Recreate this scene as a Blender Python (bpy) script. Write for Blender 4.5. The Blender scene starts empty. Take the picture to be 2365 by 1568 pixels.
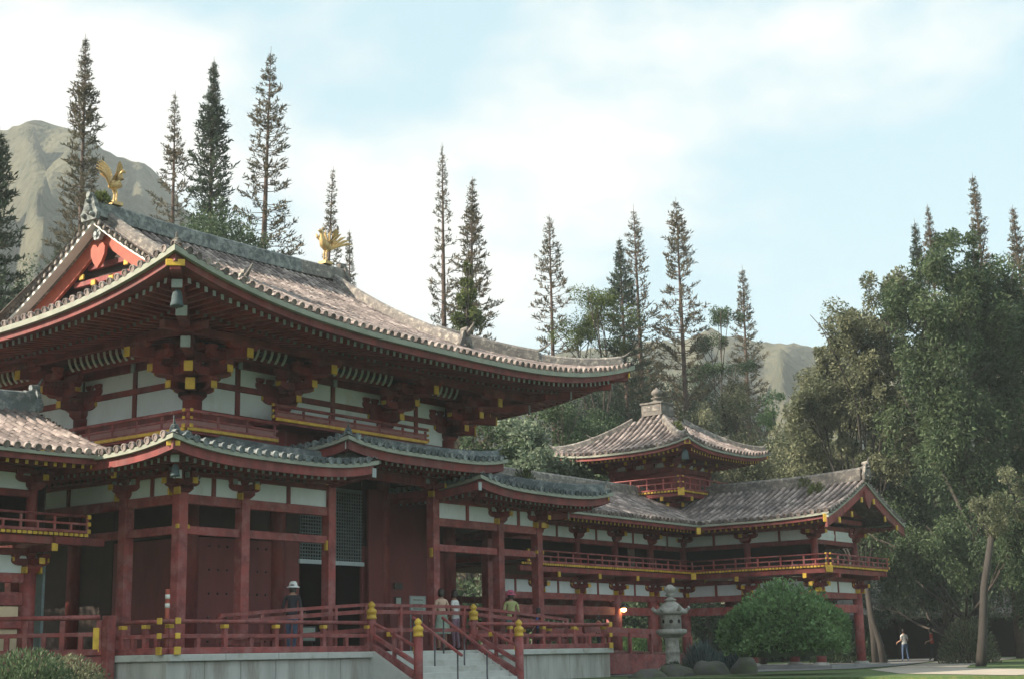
import bpy, bmesh, math, random
from mathutils import Vector, Matrix
random.seed(11)
SC = bpy.context.scene
COL = SC.collection
R = math.radians

# ---------------------------------------------------------------- camera
cam_d = bpy.data.cameras.new('camera'); cam = bpy.data.objects.new('camera', cam_d); COL.objects.link(cam)
CAM = Vector((-30.141, -33.081, 1.0)); YAW, PITCH, ROLL = 0.92676, 0.21141, -0.02012
f_ = Vector((math.sin(YAW)*math.cos(PITCH), math.cos(YAW)*math.cos(PITCH), math.sin(PITCH)))
r_ = Vector((math.cos(YAW), -math.sin(YAW), 0)); u_ = r_.cross(f_)
rr = math.cos(ROLL)*r_ + math.sin(ROLL)*u_; uu = -math.sin(ROLL)*r_ + math.cos(ROLL)*u_
cam.matrix_world = Matrix.Translation(CAM) @ Matrix((rr, uu, -f_)).transposed().to_4x4()
cam_d.sensor_width = 36; cam_d.lens = 36*3395.77/2365; cam_d.clip_end = 20000; cam_d.clip_start = .1
SC.camera = cam
# ---------------------------------------------------------------- sky, sun, exposure
SUN_YAW, SUN_EL = R(-55), R(31)
sdir = Vector((math.sin(SUN_YAW)*math.cos(SUN_EL), math.cos(SUN_YAW)*math.cos(SUN_EL), math.sin(SUN_EL)))
CLOUD_OFF = (4.4, 4.4, 8.2)
w = bpy.data.worlds.new('World'); SC.world = w; w.use_nodes = True
nt = w.node_tree; N = nt.nodes; LK = nt.links; N.clear()
sky = N.new('ShaderNodeTexSky'); sky.sky_type = 'NISHITA'; sky.sun_disc = False
sky.sun_elevation = SUN_EL; sky.sun_rotation = SUN_YAW; sky.air_density = 1.0; sky.dust_density = 2.0; sky.ozone_density = 1.5
tc = N.new('ShaderNodeTexCoord'); mp = N.new('ShaderNodeMapping'); mp.inputs['Scale'].default_value = (1, 1, 2.0)
mp.inputs['Location'].default_value = CLOUD_OFF
cn = N.new('ShaderNodeTexNoise'); cn.inputs['Scale'].default_value = 2.3; cn.inputs['Detail'].default_value = 7; cn.inputs['Roughness'].default_value = .54
cr = N.new('ShaderNodeMapRange'); cr.interpolation_type = 'SMOOTHSTEP'
cr.inputs['From Min'].default_value = .44; cr.inputs['From Max'].default_value = .58; cr.inputs['To Max'].default_value = .95
veil = N.new('ShaderNodeMix'); veil.data_type = 'RGBA'; veil.inputs['Factor'].default_value = .75; veil.inputs['B'].default_value = (2.85, 4.0, 4.25, 1)
mixc = N.new('ShaderNodeMix'); mixc.data_type = 'RGBA'; mixc.inputs['B'].default_value = (4.65, 4.6, 4.4, 1)
bg = N.new('ShaderNodeBackground'); bg.inputs['Strength'].default_value = 0.10
wo = N.new('ShaderNodeOutputWorld')
LK.new(tc.outputs['Generated'], mp.inputs['Vector']); LK.new(mp.outputs[0], cn.inputs['Vector']); LK.new(cn.outputs['Fac'], cr.inputs['Value'])
LK.new(sky.outputs[0], veil.inputs['A']); LK.new(cr.outputs[0], mixc.inputs['Factor']); LK.new(veil.outputs['Result'], mixc.inputs['A']); LK.new(mixc.outputs['Result'], bg.inputs['Color']); LK.new(bg.outputs[0], wo.inputs['Surface'])
sun_d = bpy.data.lights.new('sun', 'SUN'); sun_d.energy = 5.0; sun_d.angle = R(.6); sun_d.color = (1, .85, .67)
sun = bpy.data.objects.new('sun', sun_d); COL.objects.link(sun); sun.rotation_euler = sdir.to_track_quat('Z', 'Y').to_euler(); sun.location = (0, 0, 60)
vs = SC.view_settings; vs.view_transform = 'Standard'; vs.look = 'None'; vs.exposure = 1.25; vs.gamma = 1; vs.use_curve_mapping = False

# ---------------------------------------------------------------- materials
MAT = {}
def material(name, c1, c2=None, rough=.6, scale=3.0, detail=5, island=0.0, bump=0.0, bscale=None, metal=0.0, spec=.4, stretch=(1, 1, 1), c3=None, c3amt=.5, c3scale=1.0, transl=0.0, lo=.35, hi=.65, bdist=.03):
    m = bpy.data.materials.new(name); m.use_nodes = True; t = m.node_tree; n = t.nodes; k = t.links
    b = n['Principled BSDF']; b.inputs['Roughness'].default_value = rough; b.inputs['Metallic'].default_value = metal
    b.inputs['Specular IOR Level'].default_value = spec
    geo = n.new('ShaderNodeNewGeometry'); mp = n.new('ShaderNodeMapping'); mp.inputs['Scale'].default_value = stretch
    k.new(geo.outputs['Position'], mp.inputs['Vector'])
    c2 = c2 or tuple(v*.7 for v in c1)
    nz = n.new('ShaderNodeTexNoise'); nz.inputs['Scale'].default_value = scale; nz.inputs['Detail'].default_value = detail; nz.inputs['Roughness'].default_value = .6
    k.new(mp.outputs[0], nz.inputs['Vector'])
    mr = n.new('ShaderNodeMapRange'); mr.inputs['From Min'].default_value = lo; mr.inputs['From Max'].default_value = hi
    k.new(nz.outputs['Fac'], mr.inputs['Value'])
    mx = n.new('ShaderNodeMix'); mx.data_type = 'RGBA'; mx.inputs['A'].default_value = (*c1, 1); mx.inputs['B'].default_value = (*c2, 1)
    k.new(mr.outputs[0], mx.inputs['Factor']); out = mx.outputs['Result']
    if c3:
        n3 = n.new('ShaderNodeTexNoise'); n3.inputs['Scale'].default_value = c3scale; n3.inputs['Detail'].default_value = 8; n3.inputs['Roughness'].default_value = .7
        k.new(mp.outputs[0], n3.inputs['Vector'])
        m3 = n.new('ShaderNodeMapRange'); m3.inputs['From Min'].default_value = 1-c3amt-.08; m3.inputs['From Max'].default_value = 1-c3amt+.1
        k.new(n3.outputs['Fac'], m3.inputs['Value'])
        x3 = n.new('ShaderNodeMix'); x3.data_type = 'RGBA'; k.new(m3.outputs[0], x3.inputs['Factor']); k.new(out, x3.inputs['A']); x3.inputs['B'].default_value = (*c3, 1); out = x3.outputs['Result']
    if island:
        oi = n.new('ShaderNodeObjectInfo'); ad = n.new('ShaderNodeMath'); ad.operation = 'ADD'
        k.new(geo.outputs['Random Per Island'], ad.inputs[0]); k.new(oi.outputs['Random'], ad.inputs[1])
        fr = n.new('ShaderNodeMath'); fr.operation = 'FRACT'; k.new(ad.outputs[0], fr.inputs[0])
        mm = n.new('ShaderNodeMapRange'); mm.inputs['To Min'].default_value = 1-island; mm.inputs['To Max'].default_value = 1+island
        k.new(fr.outputs[0], mm.inputs['Value'])
        hs = n.new('ShaderNodeHueSaturation'); k.new(out, hs.inputs['Color']); k.new(mm.outputs[0], hs.inputs['Value']); out = hs.outputs['Color']
    k.new(out, b.inputs['Base Color'])
    if bump:
        bn = n.new('ShaderNodeTexNoise'); bn.inputs['Scale'].default_value = bscale or scale*6; bn.inputs['Detail'].default_value = 4
        k.new(mp.outputs[0], bn.inputs['Vector']); bp = n.new('ShaderNodeBump'); bp.inputs['Strength'].default_value = bump; bp.inputs['Distance'].default_value = bdist
        k.new(bn.outputs['Fac'], bp.inputs['Height']); k.new(bp.outputs[0], b.inputs['Normal'])
    if transl:
        tr = n.new('ShaderNodeBsdfTranslucent'); k.new(out, tr.inputs['Color']); ms = n.new('ShaderNodeMixShader'); ms.inputs[0].default_value = transl
        k.new(b.outputs[0], ms.inputs[1]); k.new(tr.outputs[0], ms.inputs[2]); k.new(ms.outputs[0], n['Material Output'].inputs['Surface'])
    MAT[name] = m; return m
def emis(name, c, s):
    m = bpy.data.materials.new(name); m.use_nodes = True; b = m.node_tree.nodes['Principled BSDF']
    b.inputs['Base Color'].default_value = (*c, 1); b.inputs['Emission Color'].default_value = (*c, 1); b.inputs['Emission Strength'].default_value = s; MAT[name] = m
material('red', (.225, .042, .040), (.13, .027, .029), .62, 2.4, lo=.4, hi=.6, island=.2, bump=.12, bscale=14, c3=(.21, .078, .070), c3amt=.42, c3scale=2.3, stretch=(1, 1, .45))
material('red_rail', (.30, .066, .062), (.175, .041, .043), .6, 2.6, lo=.4, hi=.6, island=.18, bump=.1, bscale=20, c3=(.30, .12, .12), c3amt=.45, c3scale=3)
material('red_door', (.20, .047, .046), (.135, .032, .032), .65, 1.2, island=.12, bump=.1, bscale=12, stretch=(1, 1, .3))
material('yellow', (.66, .44, .06), (.48, .29, .035), .5, 5, island=.2)
material('gilt', (.66, .50, .25), (.42, .28, .12), .55, 18, metal=.5)
material('plaster', (.72, .79, .83), (.64, .70, .735), .85, 1.4, bump=.05, c3=(.54, .55, .53), c3amt=.36, c3scale=1.1, stretch=(1, 1, .5))
material('cream', (.72, .60, .42), (.62, .50, .34), .85, 1.4)
material('tile', (.185, .150, .143), (.105, .09, .09), .85, .8, island=.34, bump=.35, bscale=30, c3=(.38, .325, .305), c3amt=.46, c3scale=1.9)
material('tile_pan', (.125, .103, .098), (.075, .066, .066), .9, 3, bump=.4, bscale=14, c3=(.25, .23, .2), c3amt=.42, c3scale=6)
material('tile_blue', (.145, .172, .185), (.085, .108, .12), .8, 3, island=.35, bump=.3, bscale=30, c3=(.31, .335, .335), c3amt=.43, c3scale=5)
material('ridge_tile', (.20, .185, .175), (.115, .11, .11), .85, 4, island=.25, bump=.4, bscale=25, c3=(.42, .39, .34), c3amt=.42, c3scale=6)
material('ridge_moss', (.145, .165, .17), (.085, .10, .105), .9, 3, bump=.6, bscale=22, c3=(.29, .32, .31), c3amt=.48, c3scale=5)
material('pale_board', (.31, .335, .285), (.24, .26, .22), .75, 2.2, c3=(.22, .23, .18), c3amt=.38, c3scale=3)
material('pale_end_shaded', (.10, .11, .112), (.07, .08, .082), .8, 6, island=.3)  # darker copy of pale_end: eave shade put into the inner rafter ends
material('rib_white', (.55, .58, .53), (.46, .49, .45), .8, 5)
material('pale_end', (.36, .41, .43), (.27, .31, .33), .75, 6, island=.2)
material('slate_bell', (.07, .105, .12), (.045, .07, .08), .85, 9)
material('concrete', (.50, .51, .495), (.37, .375, .36), .88, 1.6, bump=.15, bscale=25, c3=(.23, .20, .165), c3amt=.42, c3scale=.9, stretch=(1.5, 1.5, .22), lo=.38, hi=.62)
material('stone_cap', (.52, .54, .52), (.43, .45, .43), .85, 2, bump=.2, bscale=20, c3=(.33, .32, .28), c3amt=.38, c3scale=2)
material('lattice', (.15, .21, .22), (.11, .15, .16), .6, 3)
material('lattice_rail', (.52, .62, .66), (.45, .55, .6), .6, 3)
material('dark_wood_shade', (.045, .03, .027), (.03, .022, .02), .8, 2)  # near-black timber; also puts shade into porch, passage and corridor walls
material('interior_shade', (.02, .016, .015), (.014, .011, .011), .9, 2)  # near-black, stands for the darkness inside doorway and lantern openings
material('floor_wood', (.16, .075, .06), (.11, .05, .042), .7, 2, stretch=(.3, 3, 1))
material('stud', (.06, .035, .03), (.04, .03, .03), .5, 8)
material('orange_red', (.38, .085, .05), (.28, .06, .04), .6, 4)
material('white_paint', (.72, .73, .70), (.62, .63, .60), .7, 3)
material('metal', (.12, .12, .13), (.09, .09, .1), .4, 8, metal=.7)
material('granite', (.42, .41, .385), (.28, .275, .26), .9, 7, bump=.4, bscale=40, c3=(.20, .205, .16), c3amt=.42, c3scale=5)
material('finial_stone', (.19, .175, .16), (.12, .115, .11), .9, 6, bump=.4, bscale=30)
emis('lamp_warm', (1, .55, .18), 9.0)
emis('lamp_white', (1, .93, .78), 9.0)

# ---------------------------------------------------------------- helpers
WL = {}; WM = {}
def setp(o, label=None, cat=None, group=None, kind=None):
    if label: o['label'] = label
    if cat: o['category'] = cat
    if group: o['group'] = group
    if kind: o['kind'] = kind
    return o
def thing(name, loc, label, cat, group=None):
    o = bpy.data.objects.new(name, None); COL.objects.link(o); o.location = loc; o.empty_display_size = .2
    WL[o.name] = Vector(loc); WM[o.name] = Matrix.Translation(Vector(loc)); return setp(o, label, cat, group)
def org(par): return WL[par.name] if par is not None else Vector((0, 0, 0))
def inst(name, me, par, M):
    o = bpy.data.objects.new(name, me); COL.objects.link(o); o.parent = par
    o.matrix_basis = (WM[par.name].inverted() @ M) if par is not None else M
    WL[o.name] = Vector(M.translation); WM[o.name] = M; return o
def newmesh(name, V, F, mats, fm=None, smooth=False):
    me = bpy.data.meshes.new(name); me.from_pydata(V, [], F)
    for m in mats: me.materials.append(MAT[m])
    if fm: me.polygons.foreach_set('material_index', fm)
    if smooth: me.polygons.foreach_set('use_smooth', [True]*len(F))
    me.update(); return me
def mobj(name, V, F, mats, par=None, fm=None, smooth=False, loc=None, kind=None):
    """V in world coordinates; origin at the parent's origin (or loc)"""
    o0 = Vector(loc) if loc is not None else org(par)
    me = newmesh(name, [(v[0]-o0.x, v[1]-o0.y, v[2]-o0.z) for v in V], F, mats if isinstance(mats, (list, tuple)) else [mats], fm, smooth)
    o = inst(name, me, par, Matrix.Translation(o0))
    if kind: o['kind'] = kind
    return o
CACHE = {}
def boxmesh(s, mat, bev=.012):
    key = (tuple(round(v, 3) for v in s), mat)
    if key not in CACHE:
        bm = bmesh.new(); bmesh.ops.create_cube(bm, size=1)
        for v in bm.verts: v.co = Vector((v.co.x*s[0], v.co.y*s[1], v.co.z*s[2]))
        b = min(bev, min(s)*.2)
        bmesh.ops.bevel(bm, geom=list(bm.edges), offset=b, segments=1, affect='EDGES')
        me = bpy.data.meshes.new('block'); bm.to_mesh(me); bm.free(); me.materials.append(MAT[mat]); CACHE[key] = me
    return CACHE[key]
def box(name, par, mat, c, s, rz=0, Rm=None):
    M = Matrix.Translation(Vector(c)) @ (Rm.to_4x4() if Rm is not None else Matrix.Rotation(rz, 4, 'Z'))
    return inst(name, boxmesh(s, mat), par, M)
def frame(p, q, up=Vector((0, 0, 1))):
    x = (Vector(q)-Vector(p)).normalized(); y = up.cross(x).normalized(); z = x.cross(y)
    return Matrix((x, y, z)).transposed()
def beam(name, par, mat, p, q, w, h):
    p = Vector(p); q = Vector(q)
    return box(name, par, mat, (p+q)/2, ((q-p).length, w, h), Rm=frame(p, q))
def cylmesh(r0, r1, h, seg, mat):
    key = ('c', round(r0, 3), round(r1, 3), round(h, 3), seg, mat)
    if key not in CACHE:
        V = []; F = []
        for z, r in ((0, r0), (h, r1)):
            V += [(r*math.cos(2*math.pi*i/seg), r*math.sin(2*math.pi*i/seg), z) for i in range(seg)]
        F = [(i, (i+1) % seg, seg+(i+1) % seg, seg+i) for i in range(seg)] + [tuple(range(seg-1, -1, -1)), tuple(range(seg, 2*seg))]
        me = newmesh('round', V, F, [mat]); me.polygons.foreach_set('use_smooth', [True]*seg+[False]*2); CACHE[key] = me
    return CACHE[key]
def cyl(name, par, mat, p, q, r0, r1=None, seg=12):
    p = Vector(p); q = Vector(q); d = q-p
    return inst(name, cylmesh(r0, r0 if r1 is None else r1, d.length, seg, mat), par, Matrix.Translation(p) @ d.to_track_quat('Z', 'Y').to_matrix().to_4x4())
def lathe(name, par, mat, c, prof, seg=16):
    V = []; F = []
    for (r, z) in prof: V += [(c[0]+r*math.cos(2*math.pi*i/seg), c[1]+r*math.sin(2*math.pi*i/seg), c[2]+z) for i in range(seg)]
    for j in range(len(prof)-1):
        F += [(j*seg+i, j*seg+(i+1) % seg, (j+1)*seg+(i+1) % seg, (j+1)*seg+i) for i in range(seg)]
    F += [tuple(range(seg-1, -1, -1)), tuple(range((len(prof)-1)*seg, len(prof)*seg))]
    return mobj(name, V, F, mat, par, smooth=True)
class MB:
    def __init__(s): s.V = []; s.F = []; s.M = []
    def add(s, V, F, mi=0):
        b = len(s.V); s.V += [tuple(v) for v in V]; s.F += [tuple(i+b for i in f) for f in F]; s.M += [mi]*len(F)
    def box(s, c, d, Rm=None, mi=0):
        x, y, z = d[0]/2, d[1]/2, d[2]/2
        P = [Vector(p) for p in ((-x, -y, -z), (x, -y, -z), (x, y, -z), (-x, y, -z), (-x, -y, z), (x, -y, z), (x, y, z), (-x, y, z))]
        if Rm is not None: P = [Rm @ p for p in P]
        s.add([p+Vector(c) for p in P], [(0, 3, 2, 1), (4, 5, 6, 7), (0, 1, 5, 4), (1, 2, 6, 5), (2, 3, 7, 6), (3, 0, 4, 7)], mi)
    def beam(s, p, q, w, h, mi=0): s.box((Vector(p)+Vector(q))/2, ((Vector(q)-Vector(p)).length, w, h), frame(p, q), mi)
    def arm(s, c, L, w, h, ax=0, mi=0):
        """bracket arm with scooped lower ends, along x (ax 0) or y (ax 1)"""
        k = [(-L/2, h/2), (L/2, h/2), (L/2, 0.05*h), (L/2-.25*h, -.22*h), (L/2-.7*h, -.42*h), (L/2-1.2*h, -h/2), (-L/2+1.2*h, -h/2), (-L/2+.7*h, -.42*h), (-L/2+.25*h, -.22*h), (-L/2, .05*h)]
        V = []; n = len(k)
        for t in (-w/2, w/2): V += [((a, t, b) if ax == 0 else (t, a, b)) for a, b in k]
        V = [Vector(v)+Vector(c) for v in V]
        s.add(V, [tuple(range(n)), tuple(range(2*n-1, n-1, -1))]+[(i, i+n, (i+1) % n+n, (i+1) % n) for i in range(n)], mi)
    def block(s, c, a, h, mi=0):
        """bearing block, tapering towards its foot"""
        t = a/2; b = a*.34
        V = [(-b, -b, 0), (b, -b, 0), (b, b, 0), (-b, b, 0)]+[(x*t, y*t, z) for z in (h*.5, h) for x, y in ((-1, -1), (1, -1), (1, 1), (-1, 1))]
        F = [(3, 2, 1, 0), (8, 9, 10, 11)]+[(i+o, (i+1) % 4+o, (i+1) % 4+o+4, i+o+4) for o in (0, 4) for i in range(4)]
        s.add([Vector(v)+Vector(c) for v in V], F, mi)
    def tube(s, pts, rad, seg=6, mi=0):
        n = len(pts); V = []; pts = [Vector(p) for p in pts]
        for i, p in enumerate(pts):
            d = (pts[min(i+1, n-1)]-pts[max(i-1, 0)]); d = d.normalized() if d.length > 1e-6 else Vector((0, 0, 1))
            a = d.cross(Vector((.31, .17, .93)) if abs(d.z) < .9 else Vector((1, 0, 0))).normalized(); b = d.cross(a)
            r = rad[i] if isinstance(rad, (list, tuple)) else rad
            V += [p+(a*math.cos(2*math.pi*j/seg)+b*math.sin(2*math.pi*j/seg))*r for j in range(seg)]
        F = [(i*seg+j, i*seg+(j+1) % seg, (i+1)*seg+(j+1) % seg, (i+1)*seg+j) for i in range(n-1) for j in range(seg)]
        F += [tuple(range(seg-1, -1, -1)), tuple(range((n-1)*seg, n*seg))]; s.add(V, F, mi)
    def sweep(s, pts, prof, mi=0):
        pts = [Vector(p) for p in pts]; n = len(pts); k = len(prof); V = []
        for i, p in enumerate(pts):
            d = pts[min(i+1, n-1)]-pts[max(i-1, 0)]; lat = Vector((d.y, -d.x, 0)).normalized()
            V += [p+lat*a+Vector((0, 0, b)) for a, b in prof]
        F = [(i*k+j, i*k+(j+1) % k, (i+1)*k+(j+1) % k, (i+1)*k+j) for i in range(n-1) for j in range(k)]
        F += [tuple(range(k-1, -1, -1)), tuple(range((n-1)*k, n*k))]; s.add(V, F, mi)
    def mesh(s, name, mats, smooth=False): return newmesh(name, s.V, s.F, mats if isinstance(mats, (list, tuple)) else [mats], s.M, smooth)
    def build(s, name, mats, par=None, smooth=False, loc=None, kind=None):
        return mobj(name, s.V, s.F, mats, par, s.M, smooth, loc, kind)
def ridge_prof(w, h):
    return [(-w, -.12), (w, -.12), (w, h*.32), (w*.86, h*.34), (w*.86, h*.62), (w*.72, h*.64), (w*.72, h*.82), (w*.5, h*.95), (0, h*1.06), (-w*.5, h*.95), (-w*.72, h*.82), (-w*.72, h*.64), (-w*.86, h*.62), (-w*.86, h*.34), (-w, h*.32)]
def horn(par, p, d, L, r, mat='ridge_tile', rise=.8):
    m = MB(); d = Vector((d[0], d[1], 0)).normalized(); n = 6
    pts = [Vector(p)+d*(L*i/n)+Vector((0, 0, L*rise*(i/n)**2)) for i in range(n+1)]
    m.tube(pts, [r*(1-.8*(i/n)) for i in range(n+1)], 7); return m.build('ridge_horn', mat, par, True)
# ---------------------------------------------------------------- tiled roof slopes
TILE = {}
def tilemesh(L, r, mat):
    k = ('t', round(L, 2), r, mat)
    if k not in TILE:
        V = []; n = 6
        for y, q in ((0, r), (L, r*.9)): V += [(q*math.cos(math.pi*i/n), y, q*math.sin(math.pi*i/n)) for i in range(n+1)]
        V += [(.8*r*math.cos(math.pi*i/n), 0, .8*r*math.sin(math.pi*i/n)) for i in range(n+1)]
        F = [(i, i+1, n+2+i, n+1+i) for i in range(n)]+[(i+1, i, 2*n+2+i, 2*n+3+i) for i in range(n)]
        TILE[k] = newmesh('roof_tile', V, F, [mat], smooth=False)
    return TILE[k]
def discmesh(r, mat):
    k = ('d', r, mat)
    if k not in TILE:
        V = []; F = []; n = 10
        for q, y in ((r, .06), (r, 0), (r*.72, 0), (r*.66, .018)): V += [(q*math.cos(2*math.pi*i/n), y, q*math.sin(2*math.pi*i/n)) for i in range(n)]
        for j in range(3): F += [(j*n+i, j*n+(i+1) % n, (j+1)*n+(i+1) % n, (j+1)*n+i) for i in range(n)]
        F.append(tuple(range(3*n, 4*n))); TILE[k] = newmesh('eave_tile', V, F, [mat])
    return TILE[k]
class Slope:
    def __init__(s, par, A, e, n, L, z0, prof, dmax, lift=(0, 1, 1), ends=(1, 1), dmin=None, name='roof_slope', mats=('tile', 'tile_pan'), sp=.27, tl=.34, nparts=0, discs=True, srange=None, field=True, hide_s=None):
        s.par = par; s.A = Vector((A[0], A[1], 0)); s.e = Vector((e[0], e[1], 0)); s.n = Vector((n[0], n[1], 0)); s.L = L
        s.z0 = z0; s.prof = prof; s.dmax = dmax; s.lift = lift; s.ends = ends; s.dmin = dmin or (lambda q: 0)
        a, b = srange or (0, L); s.a, s.b = a, b
        ns = max(2, int((b-a)/.4)); nd = 9; V = []; F = []
        for i in range(ns+1):
            q = a+(b-a)*i/ns; d0 = s.dmin(q); d1 = max(s.dmax(q), d0+.001)
            V += [s.P(q, d0+(d1-d0)*j/nd) for j in range(nd+1)]
        F = [(i*(nd+1)+j, (i+1)*(nd+1)+j, (i+1)*(nd+1)+j+1, i*(nd+1)+j+1) for i in range(ns) for j in range(nd)]
        s.sheet = mobj(name, V, F, mats[1], par)
        rows = int((b-a)/sp); o = ((b-a)-rows*sp)/2; m = MB(); cnt = 0; r = sp*.30
        todo = []
        for i in range(rows+1):
            q = a+o+i*sp
            if q > b-.02 or q < a+.02: continue
            d0, d1 = s.dmin(q), s.dmax(q)
            if discs and d0 < .01 and d1 > .15:
                T = s.fr(q, 0); inst('eave_tile', discmesh(r*1.12, mats[0]), s.sheet, Matrix.Translation(s.P(q, 0)+Vector((0, 0, .03))-s.n*.05) @ T)
            d = d0; j = 0
            while d < d1-.06:
                todo.append((j, q, d, min(tl, d1-d))); d += tl; j += 1
        todo.sort(key=lambda t: t[0])
        for j, q, d, l in todo:
            T = s.fr(q, d); p = s.P(q, d); ll = l*1.06
            up = T.col[2].to_3d()
            jit = Matrix.Rotation(random.uniform(-.02, .02), 4, 'Z') @ Matrix.Rotation(random.uniform(-.012, .03), 4, 'X')
            M = Matrix.Translation(p+up*(.012+random.uniform(0, .008))) @ T @ jit
            if cnt < nparts and l >= tl*.99:
                inst('roof_tile', tilemesh(tl*1.14, r, mats[0]), s.sheet, M); cnt += 1
            elif field:
                me = tilemesh(max(.08, round(ll*1.08, 2)), r, mats[0])
                m.add([M @ v.co for v in me.vertices], [tuple(f.vertices) for f in me.polygons])
        if field and m.V: m.build('tile_field', mats[0], s.sheet, kind='stuff')
    def lf(s, q, d):
        h, cl, dd = s.lift; l = 0
        if s.ends[0]: l += h*max(0, 1-max(q, 0)/cl)**3
        if s.ends[1]: l += h*max(0, 1-max(s.L-q, 0)/cl)**3
        return l*max(0, 1-max(d, 0)/dd)**2
    def P(s, q, d): v = s.A+s.e*q+s.n*d; v.z = s.z0+s.prof(max(d, 0))+s.lf(q, d); return v
    def fr(s, q, d):
        t = (s.P(q, d+.15)-s.P(q, d)).normalized(); x = (s.P(q+.1, d)-s.P(q-.1, d)).normalized(); z = x.cross(t)
        if z.z < 0: x = -x; z = -z
        x = t.cross(z); return Matrix((x, t, z)).transposed().to_4x4()
    def board(s, name, mat, d0, thick, zt, zb, steps=None):
        """strip along the eave, offsets from z0; mitred at the corners"""
        a = s.a+(d0 if s.ends[0] else 0); b = s.b-(d0 if s.ends[1] else 0)
        n = max(6, int((b-a)/.5)); V = []; F = []
        for i in range(n+1):
            q = a+(b-a)*i/n; q2 = q
            if s.ends[0] and i == 0: q2 = q+thick
            if s.ends[1] and i == n: q2 = q-thick
            l = s.lf(q, 0)
            for qq, d, z in ((q, d0, zt), (q, d0, zb), (q2, d0+thick, zb), (q2, d0+thick, zt)):
                v = s.A+s.e*qq+s.n*d; V.append((v.x, v.y, s.z0+z+l))
        F = [(i*4+j, i*4+(j+1) % 4, i*4+4+(j+1) % 4, i*4+4+j) for i in range(n) for j in range(4)]+[(3, 2, 1, 0), tuple(n*4+j for j in range(4))]
        return mobj(name, V, F, mat, s.sheet)
    def soffit(s, d0, d1, zo, rise, mat='red'):
        a = s.a; b = s.b; n = max(6, int((b-a)/.5)); V = []; nd = 4
        for i in range(n+1):
            q = a+(b-a)*i/n
            for j in range(nd+1):
                d = d0+(d1-d0)*j/nd; qq = q
                if s.ends[0]: qq = max(qq, min(d, (a+b)/2))
                if s.ends[1]: qq = min(qq, max(s.L-d, (a+b)/2))
                v = s.A+s.e*qq+s.n*d; V.append((v.x, v.y, s.z0+zo+rise*d+s.lf(qq, d)))
        F = [(i*(nd+1)+j, i*(nd+1)+j+1, (i+1)*(nd+1)+j+1, (i+1)*(nd+1)+j) for i in range(n) for j in range(nd)]
        return mobj('soffit', V, F, mat, s.sheet)
    def rafters(s, d0, ln, zo, rise, wd, ht, sp, end='pale_end', mat='red', off=0.0):
        key = ('r', ln, wd, ht, end, mat)
        if key not in CACHE:
            x, t = wd/2, ht
            V = [(-x, 0, -t), (x, 0, -t), (x, 0, 0), (-x, 0, 0), (-x, ln, -t), (x, ln, -t), (x, ln, 0), (-x, ln, 0)]
            CACHE[key] = newmesh('rafter', V, [(0, 1, 2, 3), (5, 4, 7, 6), (1, 0, 4, 5), (2, 1, 5, 6), (3, 2, 6, 7), (0, 3, 7, 4)], [mat, end], [1, 0, 0, 0, 0, 0])
        me = CACHE[key]; n = int((s.b-s.a)/sp); o = ((s.b-s.a)-n*sp)/2+off
        for i in range(n+1):
            q = s.a+o+i*sp
            room = 99
            if s.ends[0]: room = min(room, q-d0-.12)
            if s.ends[1]: room = min(room, s.L-q-d0-.12)
            if room < .12 or q > s.b-.05 or q < s.a+.05: continue
            l = min(ln, room)
            def pt(d): v = s.A+s.e*q+s.n*d; v.z = s.z0+zo+rise*d+s.lf(q, d); return v
            p = pt(d0); t = (pt(d0+l)-p).normalized(); x = Vector((t.y, -t.x, 0)).normalized(); z = x.cross(t)
            T = Matrix((x, t, z)).transposed().to_4x4()
            inst('rafter', me, s.sheet, Matrix.Translation(p) @ T @ Matrix.Diagonal((1, l/ln, 1, 1)))
def ridge(par, name, pts, w, h, mat='ridge_tile'):
    m = MB(); m.sweep(pts, ridge_prof(w, h)); return m.build(name, mat, par)
def onigawara(par, p, d, sc=1.0, mat='ridge_tile'):
    """ogre end tile: shouldered plate with a boss and a horn roll on top; faces d"""
    d = Vector((d[0], d[1], 0)).normalized(); l = Vector((-d.y, d.x, 0)); m = MB()
    out = [(-.34, -.1), (.34, -.1), (.40, .12), (.28, .30), (.22, .52), (.12, .66), (-.12, .66), (-.22, .52), (-.28, .30), (-.40, .12)]
    V = []; p = Vector(p)
    for t in (.0, .14): V += [p+l*(a*sc)+Vector((0, 0, b*sc))+d*(t*sc) for a, b in out]
    n = len(out); m.add(V, [tuple(range(n)), tuple(range(2*n-1, n-1, -1))]+[(i, i+n, (i+1) % n+n, (i+1) % n) for i in range(n)])
    for a, b, r in ((0, .24, .17), (-.2, .06, .09), (.2, .06, .09), (0, .5, .09)):
        c = p+l*(a*sc)+Vector((0, 0, b*sc))
        m.tube([c+d*(.1*sc), c+d*(.22*sc), c+d*(.27*sc)], [r*sc, r*sc*.8, r*sc*.3], 8)
    m.tube([p+Vector((0, 0, .66*sc))-d*.1*sc, p+Vector((0, 0, .70*sc))+d*.2*sc], .1*sc, 8)
    return m.build('ogre_tile', mat, par)
# ================================================================ MAIN HALL
YC = .6
RZ = {'f': 0, 'l': -math.pi/2, 'r': math.pi/2, 'b': math.pi}
hall = thing('temple_hall', (0, YC, 1.17), 'large red main temple hall with sweeping tiled roof and white wall panels', 'temple')
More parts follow.
